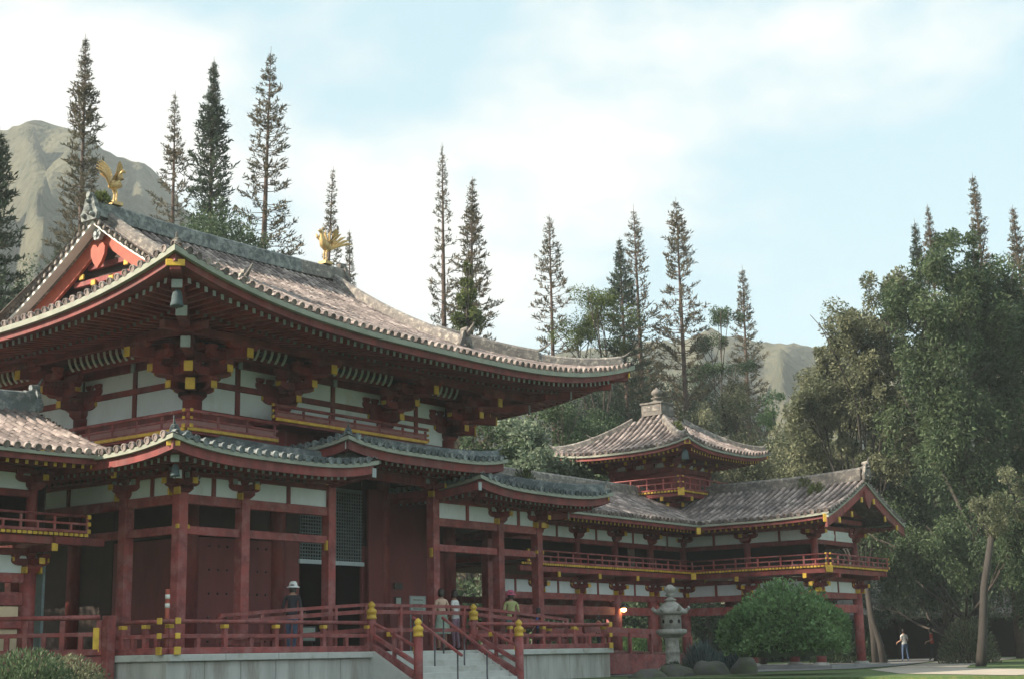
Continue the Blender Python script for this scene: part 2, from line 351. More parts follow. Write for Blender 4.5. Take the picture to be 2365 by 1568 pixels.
# ---- bracket sets
def big_bracket():
    m = MB()
    m.block((0, 0, 0), .52, .22); m.arm((0, 0, .32), 1.25, .2, .2); m.arm((0, -.3, .32), 1.0, .2, .2, 1)
    for x in (-.5, 0, .5): m.block((x, 0, .42), .27, .14)
    m.block((0, -.66, .42), .27, .14)
    m.arm((0, 0, .66), 1.75, .18, .2); m.arm((0, -.66, .66), 1.25, .18, .2); m.arm((0, -.62, .66), 1.55, .2, .2, 1)
    for x in (-.74, -.37, .37, .74): m.block((x, 0, .76), .25, .14)
    for x in (-.5, 0, .5): m.block((x, -.66, .76), .25, .14)
    m.block((0, -1.25, .76), .25, .14)
    m.arm((0, -.66, 1.0), 1.5, .16, .19); m.arm((0, -1.25, 1.0), 1.25, .18, .2)
    m.beam((0, -.1, 1.2), (0, -2.12, .97), .19, .24)
    for x in (-.5, 0, .5): m.block((x, -1.25, 1.1), .24, .13)
    m.arm((0, -1.85, 1.17), 1.0, .17, .17)
    for x in (-.4, 0, .4): m.block((x, -1.85, 1.18), .22, .12)
    return m.mesh('bracket_set', 'red')
def small_bracket():
    m = MB(); m.block((0, 0, 0), .42, .17); m.arm((0, 0, .24), 1.0, .17, .16); m.arm((0, -.12, .24), .75, .16, .15, 1)
    for x in (-.4, 0, .4): m.block((x, 0, .32), .22, .14)
    return m.mesh('bracket_set', 'red')
BIG, SMALL = big_bracket(), small_bracket()
def plate(par, p, s, rz, mat='yellow'):
    return box('gold_plate' if mat == 'yellow' else 'pale_plate', par, mat, p, s, rz)
def put_bracket(par, me, x, y, z, side, plates):
    rz = RZ[side] if isinstance(side, str) else side
    b = inst('bracket_set', me, par, Matrix.Translation((x, y, z)) @ Matrix.Rotation(rz, 4, 'Z'))
    M3 = Matrix.Rotation(rz, 3, 'Z')
    for c, s, mt in plates: plate(b, Vector((x, y, z)) + M3 @ Vector(c), s, rz, mt)
    return b
BP = [((0, -.815, .33), (.19, .03, .19), 'yellow'), ((0, -1.41, .67), (.19, .03, .19), 'yellow'), ((0, -2.14, .965), (.2, .04, .25), 'yellow'),
      ((-.64, 0, .36), (.03, .19, .12), 'yellow'), ((.64, 0, .36), (.03, .19, .12), 'yellow'), ((-.64, -.66, .70), (.03, .17, .12), 'yellow'), ((.64, -.66, .70), (.03, .17, .12), 'yellow')]
SP = [((0, -.51, .25), (.15, .03, .14), 'yellow'), ((-.36, -.12, .38), (.14, .03, .13), 'pale_end'), ((.36, -.12, .38), (.14, .03, .13), 'pale_end'), ((-.2, -.11, .03), (.05, .22, .17), 'yellow')]
# ---- main roof
PR = lambda d: 8.84*(.328*(d/8.84)+.068*(d/8.84)**2+.085*(d/8.84)**3)
EX, EY0, EY1 = 9.45, -8.24, YC+8.84
GX = 5.1
LIFT = (.95, 9.2, 6.5)
mainf = Slope(hall, (-EX, EY0), (1, 0), (0, 1), 2*EX, 9.14, PR, lambda s: 8.84 if min(s, 2*EX-s) > EX-GX else min(s, 2*EX-s), LIFT, nparts=300)
mainb = Slope(hall, (EX, EY1), (-1, 0), (0, -1), 2*EX, 9.14, PR, lambda s: 8.84 if min(s, 2*EX-s) > EX-GX else min(s, 2*EX-s), LIFT)
maina = {}
LS = EY1-EY0
for k, mx in (('l', -1), ('r', 1)):
    maina[k] = Slope(hall, (mx*EX, EY1), (0, -1), (-mx, 0), LS, 9.14, PR, lambda s: min(s, LS-s, 4.75), LIFT, nparts=200 if mx < 0 else 0)
for s in (mainf, mainb, maina['l'], maina['r']):
    s.board('eave_board', 'pale_board', -.03, .12, -.03, -.16); s.board('fascia_board', 'red', .09, .1, -.16, -.33)
    s.soffit(.12, 4.45, -.275, .105)
for s in (mainf, maina['l'], maina['r']):
    s.rafters(.46, 1.5, -.285, .105, .10, .125, .25)
    s.rafters(1.6, 2.75, -.42, .15, .11, .13, .25, end='pale_end_shaded')
# ridges
rp = [(x, YC, 13.50+.10*(abs(x)/5.1)**3) for x in [-5.1+10.2*i/20 for i in range(21)]]
ridge(hall, 'main_ridge', [p for p in rp if p[0] < 3.2], .2, .38, 'ridge_moss')
ridge(hall, 'main_ridge', [p for p in rp if p[0] > 2.6], .195, .37, 'ridge_tile')
for mx in (-1, 1):
    onigawara(hall, (mx*5.1, YC, 13.42), (mx, 0), .95, 'ridge_moss' if mx < 0 else 'ridge_tile')
    for sl, yd in ((mainf, 1), (mainb, -1)):
        pts = []
        for i in range(15):
            d = 8.6-(8.6-3.15)*i/14; p = sl.P(EX+(mx if yd > 0 else -mx)*4.62, d); pts.append(p)
        ridge(hall, 'descending_ridge', pts, .17, .40); onigawara(hall, pts[-1]+Vector((0, -.03*yd, 0)), (0, -yd), .85)
        horn(hall, pts[-1]+Vector((0, 0, .42)), (0, -yd), .45, .1)
def hip(par, sl, at_end, d0, d1, w, h, hl=.5, mat='ridge_tile', first=True):
    pts = []
    for i in range(9):
        d = d1+(d0-d1)*i/8; q = sl.L-d if at_end else d; pts.append(sl.P(q, d)+Vector((0, 0, .02)))
    o = ridge(par, 'hip_ridge', pts, w, h, mat); dr = pts[-1]-pts[-2]
    onigawara(par, pts[-1], dr, w*2.6, mat); horn(par, pts[-1]+Vector((0, 0, h*.85))-dr.normalized()*.15, dr, hl, w*.42, mat, .5)
for e_ in (0, 1):
    hip(hall, mainf, e_, 2.2, 4.5, .17, .42, .55); hip(hall, mainf, e_, .3, 2.2, .15, .30, .5 if e_ else .3)
    hip(hall, mainb, e_, .3, 4.5, .16, .34, .6)
# corner beams, gold plates and pale ends
def corner_beam(par, p_in, p_out, w, h, plates):
    p_in, p_out = Vector(p_in), Vector(p_out); b = beam('corner_beam', par, 'red', p_in, p_out, w, h)
    d = (p_out-p_in).normalized(); rz = math.atan2(d.y, d.x)-math.pi/2
    for t, dz, s, mt in plates: plate(b, p_out+d*t+Vector((0, 0, dz)), s, rz, mt)
for mx in (-1, 1):
    corner_beam(hall, (mx*5.15, -3.94, 9.36), (mx*(EX-.16), EY0+.16, 9.66), .24, .24, [(.02, .04, (.42, .05, .15), 'yellow')])
    corner_beam(hall, (mx*5.15, -3.94, 9.14), (mx*(EX-.55), EY0+.55, 9.36), .26, .2, [(.02, 0, (.24, .05, .2), 'pale_end')])
    corner_beam(hall, (mx*5.15, -3.94, 8.98), (mx*(EX-1.5), EY0+1.5, 9.05), .26, .24, [(.02, 0, (.27, .05, .25), 'pale_end')])
    corner_beam(hall, (mx*5.15, -3.94, 8.6), (mx*(EX-2.45), EY0+2.45, 8.62), .22, .22, [(.02, -.02, (.24, .05, .27), 'pale_end')])
    corner_beam(hall, (mx*5.15, -3.94, 8.3), (mx*(5.15+1.1), -3.94-1.1, 8.22), .22, .24, [(.02, 0, (.22, .05, .26), 'yellow')])
    corner_beam(hall, (mx*5.15, -3.94, 7.95), (mx*(5.15+.62), -3.94-.62, 7.9), .24, .24, [(.02, 0, (.24, .05, .3), 'yellow')])
# gable ends
for mx in (-1, 1):
    X = mx*GX
    def prof_pts(x, dz, dmin, n=10): return [Vector((x, YC+(8.84-d)*sg, 9.14+PR(d)+dz)) for sg, seq in ((-1, [dmin+(8.84-dmin)*i/n for i in range(n+1)]), (1, [8.84-(8.84-dmin)*i/n for i in range(1, n+1)])) for d in seq]
    # white verge soffit and edge
    top = prof_pts(X, -.04, 4.3); inn = prof_pts(X-mx*.62, -.10, 4.3); n = len(top)
    dn = [p+Vector((0, 0, -.09)) for p in top]
    mobj('verge_soffit', top+dn+inn, [(i, i+1, n+i+1, n+i) for i in range(n-1)]+[(n+i, n+i+1, 2*n+i+1, 2*n+i) for i in range(n-1)], 'white_paint', hall)
    # barge board
    a = prof_pts(X-mx*.40, -.12, 4.2); b = prof_pts(X-mx*.40, -.62, 4.2)
    a2 = [p+Vector((-mx*.1, 0, 0)) for p in a]; b2 = [p+Vector((-mx*.1, 0, 0)) for p in b]
    h2 = n//2
    for lo, hi in ((0, h2), (h2, n-1)):
        V = []; F = []
        for L_ in (a, b, b2, a2): V += L_[lo:hi+1]
        k = hi-lo+1
        for i in range(k-1):
            for j in range(4): F.append((j*k+i, j*k+i+1, ((j+1) % 4)*k+i+1, ((j+1) % 4)*k+i))
        F += [(0, k, 2*k, 3*k), (k-1, 4*k-1, 3*k-1, 2*k-1)]
        mobj('barge_board', V, F, 'orange_red' if mx < 0 else 'red', hall)  # left boards orange-red to put the sunlit flare into their colour
    gw = prof_pts(X-mx*.75, -.3, 4.4); mobj('gable_wall', gw, [tuple(range(len(gw)))], 'dark_wood_shade', hall)
    gx = X-mx*.30
    # pendant: heart shape and rosette
    ht = [(0, -.62), (.22, -.42), (.38, -.15), (.40, .1), (.28, .26), (.1, .22), (0, .1), (-.1, .22), (-.28, .26), (-.40, .1), (-.38, -.15), (-.22, -.42)]
    V = [(gx+t, YC+y*.8, 12.5+z*.82) for t in (-mx*.02, mx*.08) for y, z in ht]; k = len(ht)
    pend = mobj('gable_pendant', V, [tuple(range(k)), tuple(range(2*k-1, k-1, -1))]+[(i, i+k, (i+1) % k+k, (i+1) % k) for i in range(k)], 'orange_red', hall)
    m = MB()
    for i in range(6):
        an = i*math.pi/3; c = Vector((gx, YC+.11*math.cos(an), 12.98+.11*math.sin(an))); m.tube([c, c+Vector((mx*.14, 0, 0))], .075, 8)
    m.tube([(gx, YC, 12.98), (gx+mx*.2, YC, 12.98)], .07, 8); m.build('rosette', 'pale_end', pend)
    for y, z in ((-.95, 12.05), (1.05, 11.95), (-.3, 11.7), (.5, 11.7)): box('gold_plate', hall, 'yellow', (gx-mx*.2, YC+y, z), (.06, .2, .16))
    for i in range(3): box('gable_beam', hall, 'red', (gx-mx*.3, YC, 11.35+.42*i), (.12, 4.2-1.25*i, .16))
    # verge end tiles
    for i in range(17):
        for sg in (-1, 1):
            d = 8.5-i*.25; p = Vector((X+mx*.03, YC+sg*(8.84-d), 9.14+PR(d)+.05))
            inst('verge_tile', discmesh(.095, 'ridge_tile'), hall, Matrix.Translation(p) @ Matrix.Rotation(-mx*math.pi/2, 4, 'Z'))
# ---- moya (core) walls
MX, MY0, MY1 = 5.15, -3.94, 5.14
for x in (-MX, -2.12, 2.12, MX): cyl('column', hall, 'red', (x, MY0, 1.17), (x, MY0, 7.6), .25, seg=16)
for y in (YC, MY1):
    for mx in (-1, 1): cyl('column', hall, 'red', (mx*MX, y, 1.17), (mx*MX, y, 7.6), .25, seg=16)
# lower walls
box('wall_board', hall, 'dark_wood_shade', (-3.2, MY0+.04, 5.38), (3.9, .1, 2.44)); box('wall_board', hall, 'dark_wood_shade', (3.2, MY0+.04, 5.38), (3.9, .1, 2.44)); box('wall_board', hall, 'dark_wood_shade', (0, MY0+.04, 6.18), (2.48, .1, .84))  # boards above the doors carry the porch shade in their near-black colour
for mx in (-1, 1):
    box('wall_board', hall, 'red_door', (mx*1.68, MY0+.02, 2.68), (.86, .1, 2.96))
    for j, x in enumerate((2.85, 4.22)):
        dl = box('door_leaf', hall, 'red_door', (mx*x, MY0-.03, 2.66), (1.33, .1, 2.92))
        for r in range(5):
            for c in range(3): inst('stud', cylmesh(.035, .02, .04, 8, 'stud'), dl, Matrix.Translation((mx*x-.3+.3*c, MY0-.08, 1.5+.6*r)) @ Matrix.Rotation(math.pi/2, 4, 'X'))
    box('side_wall', hall, 'dark_wood_shade', (mx*MX, 2.0, 4.2), (.1, 6.0, 6.0)); box('side_wall', hall, 'red_door', (mx*MX, -2.35, 2.65), (.1, 2.66, 2.9)); box('side_wall', hall, 'dark_wood_shade', (mx*MX, -2.35, 5.6), (.1, 2.66, 3.0))  # near-black parts put the passage's shade into the wall colour
box('back_wall', hall, 'red_door', (0, MY1, 4.2), (9.9, .1, 6.0))
box('side_wall', hall, 'interior_shade', (-2.6, -2.0, 3.9), (.08, 3.7, 5.4)); box('side_wall', hall, 'interior_shade', (2.6, -2.0, 3.9), (.08, 3.7, 5.4)); box('back_wall', hall, 'interior_shade', (0, -.2, 3.9), (5.3, .08, 5.4))  # near-black lining added so the doorway looks dark inside
box('ceiling', hall, 'interior_shade', (0, -2.0, 6.65), (5.4, 3.8, .08))
box('ceiling', hall, 'dark_wood_shade', (0, YC, 6.62), (10.1, 8.9, .05))
# centre doorway: lattice, rail, folded leaf
lat = box('lattice_panel', hall, 'lattice', (0, MY0-.0, 5.72), (2.52, .06, .08))
for i in range(25): box('lattice_bar', lat, 'lattice', (-1.22+2.44*i/24, MY0, 4.68), (.03, .035, 2.02))
for i in range(21): box('lattice_bar', lat, 'lattice', (0, MY0-.03, 3.76+1.9*i/20), (2.5, .03, .03))
box('lattice_rail', lat, 'lattice_rail', (0, MY0-.04, 3.64), (2.6, .09, .12))
leaf = box('door_leaf', hall, 'red_door', (2.72, MY0-.16, 3.5), (2.8, .08, 4.6))
for x in (1.36, 4.08): box('door_stile', leaf, 'red_door', (x, MY0-.21, 3.5), (.1, .06, 4.58))
# upper walls
def wall_bay(par, p0, p1, z0, z1, n_, mat='plaster', cap=.26):
    """one plaster panel between two supports, thin and set back"""
    p0, p1 = Vector(p0), Vector(p1); d = (p1-p0).normalized(); a = p0+d*cap; b = p1-d*cap; c = (a+b)/2
    return box('plaster_panel', par, mat, (c.x, c.y, (z0+z1)/2), ((b-a).length, .06, z1-z0), rz=math.atan2(d.y, d.x))
fx = [-MX, -3.635, -2.12, 0, 2.12, 3.635, MX]; sy = [MY0, -1.67, YC, 2.87, MY1]
def upper_wall(pts, strut):
    for i in range(len(pts)-1):
        a, b = Vector(pts[i]), Vector(pts[i+1])
        for z0, z1 in ((7.4, 8.03), (8.19, 8.66)): wall_bay(hall, a, b, z0, z1, None, cap=.075)
    for i, p in enumerate(pts):
        if i in strut: box('strut', hall, 'red', (p[0], p[1], 8.03), (.15, .15, 1.3)); 
        if i in strut:
            t = Vector((p[0], p[1], 0))
    a, b = Vector((*pts[0][:2], 0)), Vector((*pts[-1][:2], 0))
    for z, h, w_ in ((8.11, .16, .17), (8.78, .24, .19), (7.05, .68, .16)): beam('tie_beam', hall, 'red', a+Vector((0, 0, z)), b+Vector((0, 0, z)), w_, h)
upper_wall([(x, MY0, 0) for x in fx], (1, 3, 5)); upper_wall([(-MX, y, 0) for y in sy], (1, 3))
for x in (-3.635, 0, 3.635): plate(hall, (x, MY0-.13, 8.78), (.15, .06, .3), 0, 'pale_end')
for y in (-1.67, 2.87): plate(hall, (-MX-.13, y, 8.78), (.06, .15, .3), 0, 'pale_end')
upper_wall([(MX, MY0, 0), (MX, YC, 0), (MX, MY1, 0)], (1,)); box('plaster_panel', hall, 'plaster', (0, MY1, 8.05), (10, .06, 1.3))
for x in (-2.12, 2.12): put_bracket(hall, BIG, x, MY0, 7.6, 'f', BP)
for x in (-MX, MX): put_bracket(hall, BIG, x, MY0, 7.6, 'f', BP)
for k, mx in (('l', -1), ('r', 1)):
    for y in (MY0, YC, MY1): put_bracket(hall, BIG, mx*MX, y, 7.602, k, BP)
    beam('purlin', hall, 'red', (mx*(MX+1.85), MY0-2.6, 8.92), (mx*(MX+1.85), MY1+2.6, 8.92), .18, .2)
    beam('purlin', hall, 'red', (mx*(MX+.66), MY0-1.1, 8.80), (mx*(MX+.66), MY1+1.1, 8.80), .15, .16)
beam('purlin', hall, 'red', (-MX-2.6, MY0-1.85, 8.922), (MX+2.6, MY0-1.85, 8.922), .18, .2)
beam('purlin', hall, 'red', (-MX-1.1, MY0-.66, 8.802), (MX+1.1, MY0-.66, 8.802), .15, .16)
# curved white ribs under the eaves
m = MB(); rpt = [(0, -.93, 1.11), (0, -1.01, 1.19), (0, -1.07, 1.30), (0, -1.10, 1.46)]
for i in range(3): m.beam(rpt[i], rpt[i+1], .07, .03)
RIB = m.mesh('curved_rib', 'rib_white')
def ribs(x, y, rz): inst('curved_rib', RIB, hall, Matrix.Translation((x, y, 7.62)) @ Matrix.Rotation(rz, 4, 'Z'))
for a, b in ((-MX, -2.12), (-2.12, 2.12), (2.12, MX)):
    n = int((b-a-1.3)/.25)
    for i in range(n+1): ribs((a+b)/2+(i-n/2)*.25, MY0, 0)
for a, b in ((MY0, YC), (YC, MY1)):
    n = int((b-a-1.3)/.25)
    for i in range(n+1): ribs(-MX, (a+b)/2+(i-n/2)*.25, -math.pi/2)
mobj('soffit_board', [(-MX-1.9, MY0-1.9, 9.05), (MX+1.9, MY0-1.9, 9.05), (MX, MY0, 9.26), (-MX, MY0, 9.26)], [(0, 1, 2, 3)], 'red', hall)
mobj('soffit_board', [(-MX-1.9, MY1+1.9, 9.05), (-MX-1.9, MY0-1.9, 9.05), (-MX, MY0, 9.26), (-MX, MY1, 9.26)], [(0, 1, 2, 3)], 'red', hall)
# ---- railings
def railing(par, a, b, z, h, post_sp, mat='red_rail', top=True, mid=True, caps=(True, True), over=.0, w=.09, infill=None, bottom=True, gold_tops=False, half=True, r=.045):
    a, b = Vector((a[0], a[1], z)), Vector((b[0], b[1], z)); d = (b-a); L = d.length; d.normalize(); up = Vector((0, 0, 1)); rz = math.atan2(d.y, d.x)
    a2, b2 = a-d*over, b+d*over; zz = [h] if not mid else [h, h*.52]
    cyl('top_rail', par, mat, a2+up*h, b2+up*h, r, seg=10)
    if mid: beam('middle_rail', par, mat, a2+up*h*.55, b2+up*h*.55, w*.8, w*.8)
    if bottom: beam('bottom_rail', par, mat, a2+up*w*.6, b2+up*w*.6, w*1.25, w*1.2)
    n = max(1, round(L/post_sp))
    for i in range(n+1):
        p = a+d*(L*i/n); hh = h-r*1.2
        box('rail_post', par, mat, p+up*(hh/2), (w, w*.95, hh), rz)
        if gold_tops: box('gold_cap', par, 'yellow', p+up*(h-r-.055), (w*1.25, w*1.25, .085), rz)
        if half and i < n: q = a+d*(L*(i+.5)/n); box('rail_post', par, mat, q+up*(h*.275), (w*.9, w*.85, h*.5), rz)
        if infill and i < n: q = a+d*(L*(i+.5)/n); box('rail_panel', par, infill, q+up*(h*.30), (L/n-w, .03, h*.34), rz)
    for f, p, s in ((caps[0], a2, -1), (caps[1], b2, 1)):
        if f and over:
            for hz, k in ((h, 1.0), (h*.55, .9), (w*.6, 1.25)): box('gold_cap', par, 'yellow', p+d*(s*.02)+up*hz, (.05, w*1.15*k, w*1.15*k), rz)
material('rail_panel', (.33, .17, .17), (.26, .12, .12), .7, 6, stretch=(1, 1, 6))
BY = -4.85; BX = 6.06
for mx in (-1, 1):
    box('balcony_floor', hall, 'red', (mx*4.55, -4.4, 6.62), (3.02, .92, .1)); box('gold_edge', hall, 'yellow', (mx*4.55, BY-.04, 6.68), (3.1, .06, .085))
    railing(hall, (mx*BX, BY), (mx*3.1, BY), 6.70, .44, .95, over=.12, caps=(True, False), w=.07, infill='rail_panel', half=False)
    box('balcony_floor', hall, 'red', (mx*5.6, .4, 6.62), (.92, 9.5, .1)); box('gold_edge', hall, 'yellow', (mx*(BX+.04), .4, 6.68), (.06, 10.4, .085))
    railing(hall, (mx*BX, BY), (mx*BX, 5.9), 6.702, .44, .95, over=.12, caps=(True, False), w=.07, infill='rail_panel', half=False)
box('balcony_floor', hall, 'red', (0, -4.4, 7.2), (6.1, .92, .1)); box('gold_edge', hall, 'yellow', (0, BY-.04, 7.26), (6.2, .06, .085))
railing(hall, (-3.05, BY), (3.05, BY), 7.28, .36, .95, over=.1, w=.07, infill='rail_panel', half=False)
# ---- pent roof (mokoshi)
mk = lambda d: .17*d+.018*d*d
ML = (.26, 3.2, 3.0)
def pent_eave(s, r2=True):
    s.board('eave_board', 'pale_board', -.02, .1, -.03, -.13); s.board('fascia_board', 'red', .08, .1, -.13, -.35); s.soffit(.1, 3.3, -.30, .085)
    s.rafters(.42, .95, -.305, .085, .085, .11, .235)
    if r2: s.rafters(1.15, 1.7, -.40, .11, .09, .11, .235, end='pale_end_shaded')
TB = ('tile_blue', 'tile_pan'); OX, OY = 8.87, -7.66
pents = []
for mx in (-1, 1):
    Lf = OX-2.13
    s = Slope(hall, (mx*OX, OY), (-mx, 0), (0, 1), Lf, 5.75, mk, lambda q, L=Lf: min(q, L-q, 3.4), ML, mats=TB, nparts=75); pent_eave(s); pents.append(s)
    s2 = Slope(hall, (mx*2.13, OY), (0, 1), (mx, 0), 3.4, 5.75, mk, lambda q: min(q, 3.4), ML, ends=(1, 0), mats=TB); pent_eave(s2, False)
    Ls = 2*(YC-OY)
    s3 = Slope(hall, (mx*OX, OY), (0, 1), (-mx, 0), Ls, 5.75, mk, lambda q, L=Ls: min(q, L-q, 3.4), ML, mats=('tile', 'tile_pan') if mx < 0 else TB, nparts=60 if mx < 0 else 0); pent_eave(s3)
    hip(hall, s, 0, .25, 3.3, .13, .25, .38, 'tile_blue'); hip(hall, s, 1, .25, 3.3, .12, .22, .38, 'tile_blue')
    corner_beam(hall, (mx*7.12, -5.91, 5.5), (mx*(OX-.14), OY+.14, 5.74), .16, .18, [(.02, .03, (.3, .04, .12), 'yellow')])
    corner_beam(hall, (mx*7.12, -5.91, 5.36), (mx*(OX-.5), OY+.5, 5.50), .17, .16, [(.02, 0, (.19, .04, .17), 'pale_end')])
    corner_beam(hall, (mx*7.12, -5.91, 5.2), (mx*(OX-1.05), OY+1.05, 5.24), .17, .18, [(.02, 0, (.2, .04, .2), 'pale_end')])
    corner_beam(hall, (mx*2.13, -5.91, 5.5), (mx*2.19, OY+.1, 5.66), .14, .2, [(.02, 0, (.14, .03, .24), 'pale_end')])
CL = 6.6
cs = Slope(hall, (-3.3, OY-.06), (1, 0), (0, 1), CL, 6.34, lambda d: .17*d+.014*d*d, lambda q: min(q, CL-q, 3.4), (.2, 2.6, 2.6), mats=TB, nparts=60); pent_eave(cs)
for mx in (-1, 1):
    s = Slope(hall, (mx*3.3, OY-.06), (0, 1), (-mx, 0), 3.4, 6.34, lambda d: .17*d+.014*d*d, lambda q: min(q, 3.3), (.2, 2.6, 2.6), ends=(1, 0), mats=TB); pent_eave(s, False)
    hip(hall, cs, 0 if mx < 0 else 1, .22, 3.2, .12, .22, .34, 'tile_blue')
    corner_beam(hall, (mx*2.12, -5.91, 6.1), (mx*(3.3-.14), OY+.1, 6.30), .14, .2, [(.02, 0, (.14, .03, .24), 'pale_end')])
# mokoshi frame
fc = [-7.12, -5.15, -2.12, 2.12, 5.15, 7.12]; FY = -5.91
sc_ = [FY, -3.94, YC, 5.14, 7.11]
def pcol(x, y, z1=4.92): return box('column', hall, 'red_rail', (x, y, (1.17+z1)/2), (.27, .27, z1-1.17))
for x in fc: pcol(x, FY, 5.92 if abs(x) < 3 else 4.92)
for mx in (-1, 1):
    for y in sc_[1:]: pcol(mx*7.12, y)
def bay(a, b, panels=True, nst=1):
    a, b = Vector((*a, 0)), Vector((*b, 0)); d = (b-a).normalized(); a1, b1 = a+d*.13, b-d*.13
    for z, h, w_ in ((4.78, .23, .17), (4.05, .2, .14), (5.42, .17, .16)): beam('tie_beam', hall, 'red_rail' if z < 5 else 'red', a1+Vector((0, 0, z)), b1+Vector((0, 0, z)), w_, h)
    if panels:
        for i in range(2): wall_bay(hall, a+(b-a)*(i/2), a+(b-a)*((i+1)/2), 4.89, 5.34, None, cap=.05)
        c = (a+b)/2; box('strut', hall, 'red', (c.x, c.y, 5.11), (.13, .13, .46), math.atan2(d.y, d.x))
for i in (0, 1, 3, 4): bay((fc[i], FY), (fc[i+1], FY))
for mx in (-1, 1):
    for i in range(4): bay((mx*7.12, sc_[i]), (mx*7.12, sc_[i+1]))
    for x in (7.12, 5.15): put_bracket(hall, SMALL, mx*x, FY, 4.92, 'f', SP)
    for y in sc_[:4]: put_bracket(hall, SMALL, mx*7.12, y, 4.922, 'l' if mx < 0 else 'r', SP)
    put_bracket(hall, SMALL, mx*2.12, FY, 5.52, 'f', SP)
    for z in (5.6,): beam('tie_beam', hall, 'red', (mx*2.12, FY+.14, z), (mx*2.12, MY0-.25, z), .14, .2)
    for dx, dy in ((.155, 0), (-.155, 0)): box('gold_cap', hall, 'yellow', (mx*7.12+dx, FY-.1, 4.12), (.06, .1, .1))
    box('gold_cap', hall, 'yellow', (mx*2.12-.16, FY-.06, 3.9), (.06, .1, .26))
beam('tie_beam', hall, 'red', (-2.0, FY, 5.86), (2.0, FY, 5.86), .16, .2); beam('purlin', hall, 'red', (-2.9, FY, 6.02), (2.9, FY, 6.02), .16, .16)
# wind bells on the corners (hang from the roofs)
def bell(p, s, label):
    b = thing('wind_bell', (p[0], p[1], p[2]-.62*s), label, 'bell', 'wind bells at the roof corners')
    cyl('hook', b, 'metal', p, (p[0], p[1], p[2]-.12*s), .012, seg=6)
    lathe('bell_body', b, 'slate_bell', (p[0], p[1], p[2]-.55*s), [(.17*s, 0), (.175*s, .03*s), (.15*s, .12*s), (.14*s, .26*s), (.11*s, .37*s), (.05*s, .44*s), (.02*s, .45*s)], 14)
    cyl('clapper', b, 'metal', (p[0], p[1], p[2]-.3*s), (p[0], p[1], p[2]-.62*s), .02*s, seg=6)
bell((-EX+.62, EY0+.62, 9.34), .88, 'blue-grey bell hanging under the front left corner of the big roof')
bell((-OX+.62, OY+.62, 5.46), .62, 'small blue-grey bell below the corner of the lower left pent roof')
# ================================================================ WING CORRIDORS
CP = lambda d: .35*d+.021*d*d
ZC = 5.72
def c_eave(s, eb=None, sp=.25, end='yellow'):
    if eb is not None: s.b = eb
    s.board('eave_board', 'pale_board', -.02, .09, -.03, -.11); s.board('fascia_board', 'red', .07, .1, -.11, -.24)
    s.soffit(.1, 2.1, -.22, .10); s.rafters(.26, 1.5, -.23, .10, .085, .11, sp, end=end)
def c_col(t, x, y, z0=.4):
    cyl('column', t, 'red_rail', (x, y, z0+.14), (x, y, 3.1), .185, seg=14); lathe('column_base', t, 'granite', (x, y, z0-.15), [(.34, 0), (.34, .14), (.27, .26), (.22, .29)], 14)
def c_upcol(t, x, y): cyl('column', t, 'red', (x, y, 3.95), (x, y, 5.1), .13, seg=12)
CBP = [((0, -.51, .25), (.15, .03, .14), 'yellow'), ((-.2, -.13, .05), (.05, .2, .15), 'yellow'), ((.2, -.13, .05), (.05, .2, .15), 'yellow'), ((.47, -.02, .30), (.05, .17, .1), 'yellow'), ((-.47, -.02, .30), (.05, .17, .1), 'yellow')]
def c_bay(t, a, b, side, lower=True, white=True):
    """one bay of a corridor front: lower beams and panels, upper panels"""
    a, b = Vector((*a, 0)), Vector((*b, 0)); Z = lambda z: Vector((0, 0, z)); d = (b-a).normalized(); rz = math.atan2(d.y, d.x)
    beam('tie_beam', t, 'red_rail', a+d*.17+Z(2.97), b-d*.17+Z(2.97), .17, .22); beam('tie_beam', t, 'red_rail', a+d*.17+Z(2.50), b-d*.17+Z(2.50), .12, .3)
    beam('tie_beam', t, 'red', a+Z(3.57), b+Z(3.57), .15, .16)
    beam('tie_beam', t, 'red', a+Z(4.93), b+Z(4.93), .13, .17); beam('purlin', t, 'red', a+Z(5.48), b+Z(5.48), .14, .15)
    for i in range(2):
        p, q = a+(b-a)*(i/2), a+(b-a)*((i+1)/2)
        wall_bay(t, p, q, 3.08, 3.49, None, cap=.045); wall_bay(t, p, q, 5.02, 5.40, None, cap=.045)
    c = (a+b)/2
    for z0, z1 in ((3.08, 3.49), (5.02, 5.40)): box('strut', t, 'red', c+Z((z0+z1)/2), (.1, .11, z1-z0), rz)
def c_balcony(t, a, b, out, over=(0, 0)):
    """balcony edge along a-b (balcony line), out = outward unit vector"""
    a, b, o = Vector((*a, 0)), Vector((*b, 0)), Vector((*out, 0)); d = (b-a).normalized(); L = (b-a).length; rz = math.atan2(d.y, d.x); Z = lambda z: Vector((0, 0, z))
    beam('balcony_beam', t, 'red', a+Z(3.80)-o*.12, b+Z(3.80)-o*.12, .14, .18)
    n = int(L/.14)
    for i in range(n): box('joist_end', t, 'yellow', a+d*((i+.5)*L/n)+Z(3.95), (.105, .05, .075), rz)
def c_floor(t, x0, x1, y0, y1): box('balcony_floor', t, 'floor_wood', ((x0+x1)/2, (y0+y1)/2, 3.945), (x1-x0, y1-y0, .06))
right = thing('wing_corridor', (17, -1.5, .4), 'two-storey red corridor bending forward right of the main hall, gable at its end', 'corridor')
xs = [10.66, 13.12, 15.58, 18.04, 20.5]; ysw = [-3.27, -6.1, -8.9]; YF, YB, XO = -3.27, .23, 24.0
for x in xs: c_col(right, x, YF); c_col(right, x, YB); c_upcol(right, x, YF)
for y in ysw: c_col(right, XO, y); c_upcol(right, XO, y)
for y in ysw[1:]: c_col(right, 20.5, y); c_upcol(right, 20.5, y)
c_col(right, XO, YB)
xx = [8.2]+xs
